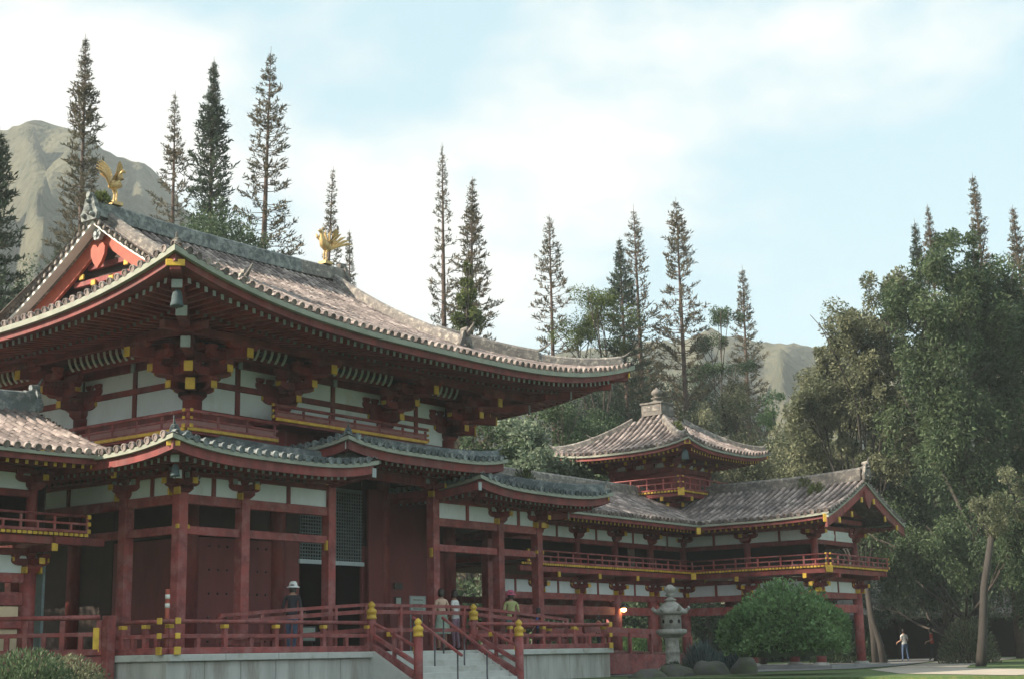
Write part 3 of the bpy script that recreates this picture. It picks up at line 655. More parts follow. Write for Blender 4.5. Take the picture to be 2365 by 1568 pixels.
for i in range(len(xx)-1):
    c_bay(right, (xx[i], YF), (xx[i+1], YF), 'f')
    beam('tie_beam', right, 'red_rail', (xx[i], YB, 2.97), (xx[i+1], YB, 2.97), .16, .22); beam('tie_beam', right, 'red_rail', (xx[i], YB, 2.5), (xx[i+1], YB, 2.5), .12, .3)
for i in range(2): c_bay(right, (20.5, ysw[i]), (20.5, ysw[i+1]), 'l'); c_bay(right, (XO, ysw[i+1]), (XO, ysw[i]), 'r')
c_bay(right, (20.5, ysw[2]), (XO, ysw[2]), 'f')
for x in xs[:-1]: put_bracket(right, SMALL, x, YF, 3.1, 'f', CBP); put_bracket(right, SMALL, x, YF, 5.03, 'f', CBP[:1])
for y in ysw: put_bracket(right, SMALL, 20.5, y, 3.102, 'l', CBP); put_bracket(right, SMALL, 20.5, y, 5.032, 'l', CBP[:1])
for x in (20.5, XO): put_bracket(right, SMALL, x, ysw[2], 3.104, 'f', CBP); put_bracket(right, SMALL, x, ysw[2], 5.034, 'f', CBP[:1])
for x in xs: beam('bracket_beam', right, 'red', (x, YF, 3.64), (x, YF-.95, 3.64), .13, .17); box('gold_plate', right, 'yellow', (x, YF-.96, 3.64), (.15, .05, .18))
for y in ysw: beam('bracket_beam', right, 'red', (20.5, y, 3.642), (19.55, y, 3.642), .13, .17); box('gold_plate', right, 'yellow', (19.54, y, 3.642), (.05, .15, .18))
for x, o in ((20.5, -1), (XO, 1)): beam('bracket_beam', right, 'red', (x, ysw[2], 3.644), (x+.95*o*0, ysw[2]-.95, 3.644), .13, .17)
corner_beam(right, (20.5, ysw[2], 3.72), (19.5, ysw[2]-1.0, 3.80), .2, .2, [(.02, .04, (.26, .06, .26), 'yellow')])
corner_beam(right, (20.5, YF, 3.66), (19.5, YF-1.0, 3.80), .16, .18, [(.02, .02, (.2, .05, .24), 'yellow')])
BO = .92
c_balcony(right, (8.6, YF-BO), (20.5-BO, YF-BO), (0, -1)); c_balcony(right, (20.5-BO, YF-BO), (20.5-BO, ysw[2]-BO), (-1, 0)); c_balcony(right, (20.5-BO, ysw[2]-BO), (XO+BO, ysw[2]-BO), (0, -1)); c_balcony(right, (XO+BO, ysw[2]-BO), (XO+BO, 1.1), (1, 0))
c_floor(right, 8.6, 20.5-BO, YF-BO, YB); c_floor(right, 20.5-BO+.002, XO+BO, ysw[2]-BO, YB)
railing(right, (8.9, YF-BO), (20.5-BO, YF-BO), 3.99, .40, .92, over=.0, w=.06, r=.028)
railing(right, (20.5-BO, YF-BO), (20.5-BO, ysw[2]-BO), 3.99, .40, .95, over=.1, caps=(False, True), w=.06, r=.028)
railing(right, (20.5-BO, ysw[2]-BO), (XO+BO, ysw[2]-BO), 3.992, .40, .9, over=.1, w=.06, r=.028)
for i in range(3): box('gold_cap', right, 'yellow', (8.95, YF-BO-.02, 4.05+.16*i), (.1, .1, .1))
box('wall_board', right, 'dark_wood_shade', (14.4, YB-.9, 4.7), (12.2, .06, 1.45)); box('wall_board', right, 'dark_wood_shade', (22.6, -4.0, 4.7), (.06, 8.6, 1.45)); box('ceiling', right, 'dark_wood_shade', (14.4, -1.5, 5.46), (12.2, 3.3, .05)); box('ceiling', right, 'dark_wood_shade', (22.25, -5.2, 5.462), (3.3, 7.2, .05))  # dark back boards added so the open upper storey looks shaded
# roof
EYC = YF-1.73; EXC = 20.5-1.73; GYC = ysw[2]-1.45; RXC, RYC = 22.25, -1.52
L1 = EXC-8.3
s1 = Slope(right, (8.3, EYC), (1, 0), (0, 1), L1, ZC, CP, lambda q: 3.48, dmin=lambda q: max(0, q-L1), srange=(0, L1+3.46), ends=(0, 0), nparts=150); c_eave(s1, L1)
L2 = EYC-GYC
s2 = Slope(right, (EXC, GYC), (0, 1), (1, 0), L2, ZC, CP, lambda q: 3.48, dmin=lambda q: max(0, q-L2), srange=(0, L2+3.46), ends=(1, 0), lift=(.14, 4, 3.5), nparts=150); c_eave(s2, L2)
s3 = Slope(right, (RXC*2-EXC, GYC), (0, 1), (-1, 0), RYC*2-EYC-GYC, ZC, CP, lambda q: min(3.48, RYC*2-EYC-GYC-q), ends=(1, 0), lift=(.14, 4, 3.5)); c_eave(s3)
s4 = Slope(right, (8.3, RYC*2-EYC), (1, 0), (0, -1), RXC*2-EXC-8.3, ZC, CP, lambda q: min(3.48, RXC*2-EXC-8.3-q), ends=(0, 0)); c_eave(s4)
zr = ZC+CP(3.48)
ridge(right, 'main_ridge', [(8.4+i*1.4, RYC, zr) for i in range(10)], .16, .36)
ridge(right, 'main_ridge', [(RXC, -3.2-i*.5, zr+.14*max(0, (i-7)/7)**2) for i in range(15)], .16, .38); onigawara(right, (RXC, GYC+.02, zr+.12), (0, -1), .8); horn(right, (RXC, GYC+.3, zr+.42), (0, -1), .5, .1, rise=.95)
cap = [s1.P(L1+d, d)+Vector((0, 0, .01)) for d in (0.05, .6, 1.2, 1.8, 2.4, 3.0, 3.4)]
m = MB(); m.sweep(cap, [(-.14, -.06), (.14, -.06), (.1, .05), (-.1, .05)]); m.build('valley_gutter', 'tile_pan', right)
def gable(t, x, y, zr_, half, prof, dirv, zc, dmin, mat='red', lat=None):
    """barge boards and pediment for a gable whose plane faces dirv; (x, y) below the ridge end"""
    dv = Vector((*dirv, 0)); lt = Vector((-dv.y, dv.x, 0)); base = Vector((x, y, 0))
    def pt(sg, d, dz, o): return base+lt*(sg*(half-d))+dv*o+Vector((0, 0, zc+prof(d)+dz))
    n = 8
    for sg in (-1, 1):
        ds = [dmin+(half-dmin)*i/n for i in range(n+1)]
        for nm, mt, z0, z1, o0, o1 in (('verge_board', 'pale_board', -.02, -.10, .0, -.12), ('barge_board', mat, -.10, -.44, -.06, -.15)):
            V = [pt(sg, d, z, o) for z, o in ((z0, o0), (z1, o0), (z1, o1), (z0, o1)) for d in ds]; k = n+1
            F = [(j*k+i, j*k+i+1, ((j+1) % 4)*k+i+1, ((j+1) % 4)*k+i) for j in range(4) for i in range(n)]+[(0, k, 2*k, 3*k), (n, 3*k+n, 2*k+n, k+n)]
            mobj(nm, V, F, mt, t)
        for i in range(int((half-.2)/.25)):
            d = half-.2-i*.25; p = pt(sg, d, .05, .02); inst('verge_tile', discmesh(.085, 'ridge_tile'), t, Matrix.Translation(p) @ Matrix.Rotation(math.atan2(dv.y, dv.x)+math.pi/2, 4, 'Z'))
    V = [pt(-1, d, -.25, -1.2) for d in [1.3+(half-1.3)*i/6 for i in range(7)]]+[pt(1, d, -.25, -1.2) for d in [half-(half-1.3)*i/6 for i in range(1, 7)]]
    mobj('gable_wall', V, [tuple(range(len(V)))], 'red_door', t)
    ht = [(0, -.5), (.16, -.36), (.28, -.12), (.28, .1), (.16, .2), (0, .12), (-.16, .2), (-.28, .1), (-.28, -.12), (-.16, -.36)]; k = len(ht)
    V = [base+lt*a+dv*o+Vector((0, 0, zr_-.55+b)) for o in (-.02, .06) for a, b in ht]
    mobj('gable_pendant', V, [tuple(range(k)), tuple(range(2*k-1, k-1, -1))]+[(i, i+k, (i+1) % k+k, (i+1) % k) for i in range(k)], 'red', t)
    for a, b in ((-.55, -.75), (.55, -.75), (-1.5, -1.35), (1.5, -1.35), (-2.6, -1.62), (2.6, -1.62)): p = base+lt*a+dv*.01+Vector((0, 0, zr_+b)); box('gold_plate', t, 'yellow', p, (.13, .06, .2), math.atan2(lt.y, lt.x))
    for z, l in ((-1.45, 3.4), (-.95, 1.9)): p = base-dv*1.1+Vector((0, 0, zr_+z)); box('gable_beam', t, 'red', p, (l, .14, .17), math.atan2(lt.y, lt.x))
gable(right, RXC, GYC, zr, 3.48, CP, (0, -1), ZC, .0)
corner_beam(right, (20.5, ysw[2], 5.5), (20.5-1.72, ysw[2]-1.3, 5.62), .13, .16, [(.02, -.02, (.14, .05, .3), 'yellow')])
box('gold_plate', right, 'yellow', (EXC+.02, EYC+.02, 5.47), (.17, .17, .26), R(45))
box('plaster_panel', right, 'plaster', (22.25, ysw[2]-.02, 5.20), (3.1, .05, .14))
# ---- left corridor
left = thing('wing_corridor', (-13, -1.5, .4), 'two-storey red corridor at the left edge, its sunlit tiled roof meeting the main hall', 'corridor')
xl = [-9.35, -11.8, -14.25, -16.7]
for x in xl: c_col(left, x, YF); c_col(left, x, YB); c_upcol(left, x, YF); put_bracket(left, SMALL, x, YF, 3.1, 'f', CBP); put_bracket(left, SMALL, x, YF, 5.03, 'f', CBP[:1])
for i in range(3): c_bay(left, (xl[i+1], YF), (xl[i], YF), 'f')
for i in range(3): beam('tie_beam', left, 'red_rail', (xl[i], YB, 2.97), (xl[i+1], YB, 2.97), .16, .22)
for i in range(3):
    c = (xl[i]+xl[i+1])/2
    for z0, z1 in ((2.02, 2.33), (.85, 1.82)): box('plaster_panel', left, 'cream', (c, YF+.02, (z0+z1)/2), (2.0, .06, z1-z0))
    beam('tie_beam', left, 'red_rail', (xl[i+1], YF, 1.92), (xl[i], YF, 1.92), .13, .2); beam('tie_beam', left, 'red_rail', (xl[i+1], YF, .75), (xl[i], YF, .75), .13, .2)
for x in xl: beam('bracket_beam', left, 'red', (x, YF, 3.64), (x, YF-.95, 3.64), .13, .17); box('gold_plate', left, 'yellow', (x, YF-.96, 3.64), (.15, .05, .18))
beam('bracket_beam', left, 'red', (-9.35, YF-BO, 3.80), (-7.98, YF-BO, 3.80), .14, .18)
c_balcony(left, (-17.5, YF-BO), (-8.4, YF-BO), (0, -1)); c_floor(left, -17.5, -8.4, YF-BO, YB); railing(left, (-17.5, YF-BO), (-8.45, YF-BO), 3.99, .40, .9, over=.05, caps=(False, False), w=.06, r=.03)
for i in range(3): box('gold_cap', left, 'yellow', (-8.42, YF-BO-.01, 4.04+.17*i), (.09, .1, .1))
box('wall_board', left, 'dark_wood_shade', (-12.8, YB-.9, 4.7), (8.8, .06, 1.45)); box('ceiling', left, 'dark_wood_shade', (-12.8, -1.5, 5.46), (8.8, 3.3, .05)); box('wall_board', left, 'dark_wood_shade', (-8.9, -1.5, 4.7), (.06, 3.3, 1.4))  # dark boards added here too, closing off daylight behind the balcony
LL = 9.6
sl1 = Slope(left, (-8.25-LL, EYC), (1, 0), (0, 1), LL, ZC, CP, lambda q: 3.48, ends=(0, 1), lift=(.08, 3, 3), nparts=120); c_eave(sl1)
sl2 = Slope(left, (-8.25, RYC*2-EYC), (-1, 0), (0, -1), LL, ZC, CP, lambda q: 3.48, ends=(0, 0)); c_eave(sl2)
ridge(left, 'main_ridge', [(-17.8+i*.8, RYC, zr+.12*max(0, (i-8)/4)**2) for i in range(13)], .17, .40, 'tile_blue'); onigawara(left, (-8.25, RYC, zr+.1), (1, 0), .8, 'tile_blue'); horn(left, (-8.5, RYC, zr+.45), (1, 0), .5, .1, 'tile_blue', .9)
gable(left, -8.25, RYC, zr, 3.48, CP, (1, 0), ZC, .0)
box('gold_plate', left, 'yellow', (-8.33, EYC+.05, 5.42), (.07, .14, .34))
box('door_board', left, 'lattice', (-8.95, YF+.4, 2.1), (.08, .9, 3.0))

# ================================================================ CORNER TOWER
TX, TY = 22.25, -1.3; HB, HR = 1.42, 2.3
tower = thing('tower_pavilion', (TX, TY, 6.3), 'small square tower with pyramid roof and stone finial rising behind the corridor corner', 'tower')
for sx in (-1, 1):
    for sy_ in (-1, 1): box('column', tower, 'red', (TX+sx*HB, TY+sy_*HB, 7.45), (.2, .2, 2.2))
FACES = [('f', 0, -1), ('l', -1, 0), ('r', 1, 0), ('b', 0, 1)]
for k, dx, dy in FACES:
    o = Vector((dx, dy, 0)); l = Vector((-dy, dx, 0)); c0 = Vector((TX, TY, 0)); rz = math.atan2(l.y, l.x); Z = lambda z: Vector((0, 0, z))
    box('wall_board', tower, 'red_door', c0+o*(HB-.02)+Z(7.65), (2*HB-.2, .08, 1.05), rz)
    box('tie_beam', tower, 'red', c0+o*(HB+.04)+Z(8.2), (2*HB+.3, .16, .22), rz); box('tie_beam', tower, 'red', c0+o*(HB+.03)+Z(7.35), (2*HB, .12, .16), rz)
    for i in range(4): box('plaster_panel', tower, 'plaster', c0+o*(HB-.01)+l*(-1.05+.7*i)+Z(8.46), (.66, .05, .3), rz)
    for i in range(4): put_bracket(tower, SMALL, *(c0+o*HB+l*((-1.4+.9333*i)*.98)+Z(8.31)), k, [((0, -.51, .25), (.14, .03, .14), 'yellow'), ((-.2, -.1, .05), (.05, .15, .12), 'yellow')])
    beam('purlin', tower, 'red', c0+o*(HB+.45)+l*(HB+.9)+Z(8.86), c0+o*(HB+.45)-l*(HB+.9)+Z(8.86), .13, .16)
    a, b = c0+o*HR-l*HR, c0+o*HR+l*HR
    box('balcony_floor', tower, 'floor_wood', c0+o*(HR-.5)+Z(7.19+.002*dx), (2*HR, 1.0, .05), rz); beam('balcony_beam', tower, 'red', a+Z(7.08)-o*.1, b+Z(7.08)-o*.1, .12, .16)
    for i in range(30): box('joist_end', tower, 'yellow', a+(b-a)*((i+.5)/30)+Z(7.22), (.11, .05, .08), rz)
    railing(tower, a, b, 7.26, .52, .78, over=.12, w=.06, r=.028)
    for i in (-1, 0, 1): beam('bracket_beam', tower, 'red', c0+o*HB+l*(HB*i)+Z(6.95), c0+o*(HR-.02)+l*(HB*i)+Z(6.95), .12, .16); box('gold_plate', tower, 'yellow', c0+o*(HR-.01)+l*(HB*i)+Z(6.95), (.15, .06, .18), rz)
    for i in (-1, 1): beam('bracket_beam', tower, 'red', c0+o*HB+l*(HB*i)+Z(6.75), c0+o*(HR-.45)+l*(HB*i)+Z(6.75), .12, .15); box('gold_plate', tower, 'yellow', c0+o*(HR-.44)+l*(HB*i)+Z(6.75), (.15, .06, .17), rz)
for sx in (-1, 1):
    for sy_ in (-1, 1): corner_beam(tower, (TX+sx*HB, TY+sy_*HB, 7.05), (TX+sx*(HR+.05), TY+sy_*(HR+.05), 7.15), .16, .18, [(.03, 0, (.26, .06, .28), 'yellow')])
ER = 3.4; TP = lambda d: .37*d+.078*d*d; tsl = {}
for k, dx, dy in FACES:
    o = Vector((dx, dy)); l = Vector((-dy, dx)); A = Vector((TX, TY))+o*ER-l*ER
    s = Slope(tower, A, l, -o, 2*ER, 8.83, TP, lambda q: min(q, 2*ER-q, 2.95), (.34, 3.4, 3.2), nparts=110 if k in 'fl' else 0); tsl[k] = s; c_eave(s, sp=.21)
    hip(tower, s, 0, 1.35, 2.62, .12, .22, .3); hip(tower, s, 0, .2, 1.35, .12, .22, .3)
    d = (o-l).normalized(); corner_beam(tower, (TX+(o-l).x*HB, TY+(o-l).y*HB, 8.85), (TX+(o-l).x*(ER-.15), TY+(o-l).y*(ER-.15), 8.98), .16, .18, [(.02, 0, (.24, .05, .24), 'yellow')])
bx = box('finial_base', tower, 'finial_stone', (TX, TY, 10.90), (.98, .98, .50)); box('finial_base', tower, 'finial_stone', (TX, TY, 11.17), (1.08, 1.08, .08))
for k, dx, dy in FACES:
    for i in (-1, 1): box('relief_panel', bx, 'ridge_tile', (TX+dx*.495-dy*.23*i, TY+dy*.495+dx*.23*i, 10.94), (.34, .02, .2), math.atan2(dx, -dy))
lathe('finial', tower, 'finial_stone', (TX, TY, 11.20), [(.36, 0), (.32, .07), (.17, .11), (.14, .19), (.26, .22), (.26, .25), (.12, .28), (.1, .32), (.18, .36), (.23, .43), (.22, .52), (.15, .59), (.06, .64), (.02, .70)], 18)
bell((TX-ER+.42, TY-ER+.42, 8.80), .9, 'blue-grey bell hanging at the near corner of the tower roof')
# ================================================================ GOLDEN PHOENIXES on the main ridge
def phoenix(x, z, face, label):
    t = thing('phoenix_statue', (x, YC, z), label, 'statue', 'gilded birds on the roof ridge'); m = MB(); F = Vector((face, 0, 0)); U = Vector((0, 0, 1)); S = Vector((0, 1, 0)); o = Vector((x, YC, z))
    m2 = MB(); m2.box(o+U*.05, (.34, .34, .1)); m2.build('pedestal', 'gilt', t)
    for s in (-1, 1): m3 = MB(); m3.tube([o+S*.06*s+U*.08, o+S*.06*s+U*.36+F*.02, o+S*.05*s+U*.55-F*.04], [.035, .03, .05], 7); m3.build('leg', 'gilt', t)
    m.tube([o+U*.52-F*.22, o+U*.60-F*.08, o+U*.70+F*.08, o+U*.86+F*.17, o+U*1.0+F*.17, o+U*1.10+F*.2, o+U*1.12+F*.27, o+U*1.10+F*.36], [.05, .15, .16, .10, .06, .075, .055, .012], 10); body = m.build('body', 'gilt', t, True)
    m4 = MB(); m4.tube([o+U*1.15+F*.2, o+U*1.25+F*.14, o+U*1.28+F*.05], [.03, .02, .005], 5); m4.build('crest', 'gilt', t)
    for s in (-1, 1):
        w_ = MB()
        for i in range(8):
            a = R(35+13*i); dr = (-F*math.cos(a)*.6+U*math.sin(a)+S*s*.55).normalized(); b = o+U*.72+S*.11*s-F*.03*i
            tip = b+dr*(.62-.03*abs(i-3)); sd = dr.cross(S).normalized()*.05
            w_.add([b-sd*.5, b+sd*.5, b+dr*.4+sd, tip, b+dr*.4-sd, b+dr*.3+S*s*.03], [(0, 1, 2, 5), (5, 2, 3), (5, 3, 4), (0, 5, 4), (3, 2, 1, 0, 4)])
        w_.build('wing', 'gilt', t)
    tl = MB()
    for i in range(9):
        a = R(30+11*i); dr = -F*math.cos(a)+U*math.sin(a); sd = S*.04; ln = .85-.02*abs(i-4)
        pts = [o+U*.52-F*.2, o+U*.55-F*.2+dr*ln*.4+S*.05*(i-4), o+U*.5-F*.2+dr*ln*.75+S*.08*(i-4), o+U*.45-F*.28+dr*ln+S*.09*(i-4)]; tl.tube(pts, [.02, .045, .055, .012], 5)
    tl.build('tail', 'gilt', t)
phoenix(-4.35, 13.96, 1, 'gilded phoenix on the near left end of the main roof ridge')
phoenix(4.35, 13.96, -1, 'gilded phoenix on the far right end of the main roof ridge')

# ================================================================ STONE PLATFORM, STAIRS, RAILINGS
plat = thing('stone_platform', (0, YC, .1), 'pale stone podium with streaked side panels under the main hall', 'platform')
PX, PY0, PY1 = 8.7, -7.5, 8.7
box('podium_core', plat, 'concrete', (0, (PY0+PY1)/2, .53), (2*PX-.3, PY1-PY0-.3, 1.1))
def wall_panels(a, b, nx, w_, gaps=()):
    a, b = Vector(a), Vector(b); L = (b-a).length; n = round(L/w_); d = (b-a)/n; rz = math.atan2(d.y, d.x)
    for i in range(n): box('stone_panel', plat, 'concrete', a+d*(i+.5)+Vector((0, 0, .46+random.uniform(-.003, .003)))+Vector(nx)*random.uniform(-.006, .006), (d.length-.012, .16, 1.10), rz)
    for i in range(n//2+1):
        pass
def caps(a, b, w_):
    a, b = Vector(a), Vector(b); L = (b-a).length; n = max(1, round(L/w_)); d = (b-a)/n; rz = math.atan2(d.y, d.x)
    for i in range(n): box('cap_slab', plat, 'stone_cap', a+d*(i+.5)+Vector((0, 0, 1.095+random.uniform(-.002, .002))), (d.length-.006, .55, .15), rz)
SW = 2.07
for x0, x1 in ((-PX, -SW-.12), (SW+.12, PX)):
    wall_panels((x0, PY0+.12, 0), (x1, PY0+.12, 0), (0, 1, 0), 1.1); caps((x0-.04*(x0 < -5), PY0+.2, 0), (x1+.04*(x1 > 5), PY0+.2, 0), 1.65)
for mx in (-1, 1):
    wall_panels((mx*(PX-.12), PY0+.22, 0), (mx*(PX-.12), PY1, 0), (0, 0, 0), 1.1); caps((mx*(PX-.24), PY0+.48, 0), (mx*(PX-.24), PY1, 0), 1.65)
box('podium_core', plat, 'stone_cap', (0, PY0+.24, 1.092), (2*SW+.24, .6, .156))
for i in range(14): box('floor_board', plat, 'floor_wood', (-PX+.62+(i+.5)*(2*PX-1.24)/14, (PY0+.48+PY1)/2-.1, 1.13), ((2*PX-1.24)/14-.01, PY1-PY0-1.0, .08))
stairs = thing('stone_staircase', (0, -8.6, -.1), 'pale stone steps with sloping side slabs leading up to the hall', 'stairs')
for i in range(7): box('stair_step', stairs, 'stone_cap', (0, PY0-.06-.15-.28*i, 1.01-.155*i-.4), (2*SW-.34, .30, .95))
for mx in (-1, 1):
    m = MB(); y0, y1 = PY0+.06, PY0-2.2; V = []
    for x in (mx*(SW-.17), mx*(SW+.17)): V += [(x, y0, 1.172), (x, y0-.12, 1.172), (x, y1, -.02), (x, y1, -.3), (x, y0, -.3)]
    m.add(V, [(0, 1, 2, 3, 4), (9, 8, 7, 6, 5)]+[(i, i+5, (i+1) % 5+5, (i+1) % 5) for i in range(5)]); m.build('side_slab', 'stone_cap', stairs)
def giboshi(par, x, y, z0, z1, r=.115):
    cyl('newel_post', par, 'red_rail', (x, y, z0), (x, y, z1-.42), r, seg=16)
    lathe('onion_finial', par, 'yellow', (x, y, z1-.43), [(r*1.12, 0), (r*1.12, .05), (r*1.02, .06), (r*1.02, .14), (r*1.14, .15), (r*1.14, .21), (r*.95, .24), (r*.55, .27), (r*.55, .29), (r*.8, .32), (r*.82, .36), (r*.55, .41), (r*.12, .45)], 16)
for k, mx in (('left', -1), ('right', 1)):
    rl = thing('veranda_railing', (mx*5.4, PY0+.15, 1.17), 'red railing with gold caps along the stone podium edge, %s of the stairs' % k, 'railing')
    railing(rl, (mx*(SW+.1), PY0+.16), (mx*(PX-.16), PY0+.16), 1.17, .71, 1.42, over=.26, caps=(False, True), w=.12, gold_tops=True, r=.05)
    sr = thing('veranda_railing', (mx*(PX-.16), 0, 1.17), 'red railing with gold caps along the %s end of the stone podium' % k, 'railing')
    railing(sr, (mx*(PX-.16), PY0+.16), (mx*(PX-.16), -5.75 if mx < 0 else 3.0), 1.172, .71, 1.0, over=.26, caps=(True, False), w=.12, gold_tops=True, r=.05)
    st = thing('stair_railing', (mx*SW, -8.2, .2), 'sloping red stair railing with two gold-topped posts on the %s of the steps' % k, 'railing')
    giboshi(st, mx*SW, PY0+.12, 1.17, 2.40); giboshi(st, mx*SW, -8.93, .0, 1.93)
    a, b = Vector((mx*SW, PY0+.05, 0)), Vector((mx*SW, -8.85, 0)); Z = lambda z: Vector((0, 0, z))
    m = MB(); m.tube([a+Z(1.86), a*.75+b*.25+Z(1.72), b+Z(1.26)], .045, 8); m.build('top_rail', 'red_rail', st); beam('middle_rail', st, 'red_rail', a+Z(1.55), b+Z(.86), .1, .11); beam('bottom_rail', st, 'red_rail', a+Z(1.27), b+Z(.55), .14, .16)
    c = a*.5+b*.5; box('rail_post', st, 'red_rail', c+Z(1.25), (.09, .09, .75)); box('gold_cap', st, 'yellow', a*.62+b*.38+Z(1.58), (.1, .12, .12)); box('gold_cap', st, 'yellow', b+Z(1.19), (.12, .1, .14))
for k, x in (('left', -.75), ('right', .45)):
    t = thing('stair_handrail', (x, -8.4, .2), 'slim handrail on thin metal posts in the middle of the steps, the %s one' % k, 'handrail')
    beam('handrail', t, 'red_rail', (x, PY0-.1, 2.03), (x, -9.25, 1.02), .07, .07)
    for y, z in ((PY0-.15, 1.0), (-8.35, .5), (-9.1, .1)): cyl('post', t, 'metal', (x, y, z-.35), (x, y, 2.03-(PY0-.1-y)*.611-.03), .022, seg=8)
arch = thing('arched_railing', (0, -7.1, 1.17), 'gently arched red railing on the veranda behind the stairs', 'railing')
AZ = lambda x: 2.37-.0 if abs(x) < 2.0 else 2.37-.055*(abs(x)-2.0)-.002*(abs(x)-2)**2
def arc_rail(nm, dz, w_, h_):
    m = MB(); m.sweep([(x, -7.1, AZ(x)+dz) for x in [-6.9+13.8*i/28 for i in range(29)]], [(-w_/2, -h_/2), (w_/2, -h_/2), (w_/2, h_/2), (-w_/2, h_/2)]); m.build(nm, 'red_rail', arch)
arc_rail('top_rail', -.03, .09, .08); arc_rail('middle_rail', -.20, .06, .10); arc_rail('bottom_rail', -.66, .07, .1)
for x in (-6.9, -5.6, -4.3, -3.1, -2.0, -.65, .65, 2.0, 3.1, 4.3, 5.6, 6.9): box('rail_post', arch, 'red_rail', (x, -7.1, (1.17+AZ(x))/2-.03), (.1, .1, AZ(x)-1.17-.06))
# side walkway on the left and ramp on the right
wk = thing('side_walkway', (-9.6, -4.5, .1), 'red plank walkway with tall railing angling back from the podium to the left corridor', 'walkway')
wa_, wb_ = Vector((-8.9, -5.55, 0)), Vector((-10.5, -3.55, 0)); wd_ = (wb_-wa_).normalized(); wn_ = Vector((-wd_.y*-1, wd_.x*-1, 0)); wz = math.atan2(wd_.y, wd_.x)
for i in range(5): box('floor_board', wk, 'floor_wood', wa_+wd_*(.3+.5*i)+wn_*.5+Vector((0, 0, 1.20)), (.48, .8, .05), wz)
beam('side_beam', wk, 'red_rail', wa_+Vector((0, 0, .98)), wb_+Vector((0, 0, .98)), .12, .36)
railing(wk, wa_+wd_*.1, wb_, 1.18, .84, .9, over=.0, w=.12, r=.055); box('corner_post', wk, 'red_rail', (-8.86, -5.66, 1.12), (.22, .22, 1.86)); box('gold_plate', wk, 'yellow', wa_+wd_*.16+Vector((0, 0, 1.52)), (.14, .14, .54), wz)
for q in (.35, .95): box('support_post', wk, 'red_rail', wa_.lerp(wb_, q)+Vector((0, 0, .42)), (.18, .18, 1.0), wz)
rp_ = thing('wooden_ramp', (11, -5.6, .2), 'low red plank ramp curving down from the right end of the podium', 'ramp')
zr2 = lambda x: 1.12-.004*(x-8.7)**2
for i in range(9): box('floor_board', rp_, 'floor_wood', (9.05+.72*i, -5.6, zr2(9.05+.72*i)-.05), (.7, 1.6, .08))
for y in (-6.45, -4.75):
    m = MB(); m.sweep([(8.75+i*.65, y, zr2(8.75+i*.65)) for i in range(11)], [(-.06, -.75), (.06, -.75), (.06, -.1), (-.06, -.1)]); m.build('side_beam', 'red_rail', rp_)
    m = MB(); m.sweep([(8.75+i*.65, y, zr2(8.75+i*.65)) for i in range(11)], [(-.05, .55), (.05, .55), (.05, .72), (-.05, .72)]); m.build('top_rail', 'red_rail', rp_)
    for i in range(6): x = 8.85+1.3*i; box('rail_post', rp_, 'red_rail', (x, y, zr2(x)+.1), (.1, .1, 1.0))
# ================================================================ small things on the veranda
t = thing('warning_post', (-8.0, -6.6, 1.17), 'slim orange-red post with two pale bands near the podium corner', 'post')
cyl('shaft', t, 'orange_red', (-8.0, -6.6, 1.17), (-8.0, -6.6, 2.62), .05)
for z in (2.2, 2.4): cyl('band', t, 'white_paint', (-8.0, -6.6, z), (-8.0, -6.6, z+.1), .055)
cyl('foot', t, 'orange_red', (-8.0, -6.6, 1.17), (-8.0, -6.6, 1.23), .16)
material('sign_grey', (.42, .50, .46), (.36, .44, .40), .6, 9); material('sign_dark', (.05, .05, .05), (.03, .03, .03), .5, 9); material('sign_lime', (.50, .56, .24), (.42, .48, .2), .6, 6)
def sign(name, c, w_, h_, mat, label, legs=0, fr='sign_dark', lines=0, cat='sign'):
    t = thing(name, (c[0], c[1], c[2]-h_/2-legs), label, cat)
    box('board', t, mat, c, (w_, .03, h_))
    for sx in (-1, 1): box('frame', t, fr, (c[0]+sx*(w_/2+.015), c[1], c[2]), (.03, .05, h_+.06))
    for sz in (-1, 1): box('frame', t, fr, (c[0], c[1], c[2]+sz*(h_/2+.015)), (w_, .05, .03))
    for i in range(lines): box('text_line', t, 'sign_dark', (c[0], c[1]-.018, c[2]+h_*(.3-.6*i/max(1, lines-1))), (w_*.7, .006, h_*.05))
    if legs:
        for sx in (-1, 1): box('leg', t, fr, (c[0]+sx*w_*.4, c[1]+.05, c[2]-h_/2-legs/2), (.03, .03, legs))
sign('notice_board', (-3.5, -6.55, 1.62), .5, .32, 'sign_grey', 'low grey notice board behind the railing right of the white-hatted visitor', .28)
sign('notice_board', (2.55, -4.2, 2.62), .22, .18, 'sign_grey', 'small pale notice fixed on the open red door leaf')
sign('notice_board', (2.55, -4.2, 3.05), .30, .12, 'sign_dark', 'small dark plate above the pale notice on the door leaf')
sign('notice_board', (2.25, -5.2, 2.48), .62, .42, 'sign_grey', 'framed grey picture board standing beside the door column', 1.1, 'pale_end', 3)
sign('notice_board', (5.15, -6.5, 1.78), .5, .28, 'sign_lime', 'lime green sign board behind the railing under the pink-capped visitor', .4)
sign('notice_board', (-6.9, .2, 2.3), .55, .5, 'sign_grey', 'bluish panel hanging in the dark passage by the left corridor', cat='panel')
def lamp(name, p, mat, label, r=.06):
    t = thing(name, (p[0], p[1], p[2]-r), label, 'lamp'); cyl('stem', t, 'metal', p, (p[0], p[1]+.18, p[2]+.06), .015, seg=6)
    lathe('shade', t, 'metal', (p[0], p[1], p[2]), [(r*1.1, 0), (r*1.0, r*.6), (r*.3, r*1.3)], 12); lathe('bulb', t, mat, (p[0], p[1], p[2]-r*1.0), [(r*.2, 0), (r*.7, r*.25), (r*.8, r*.7), (r*.6, r*1.0)], 12)
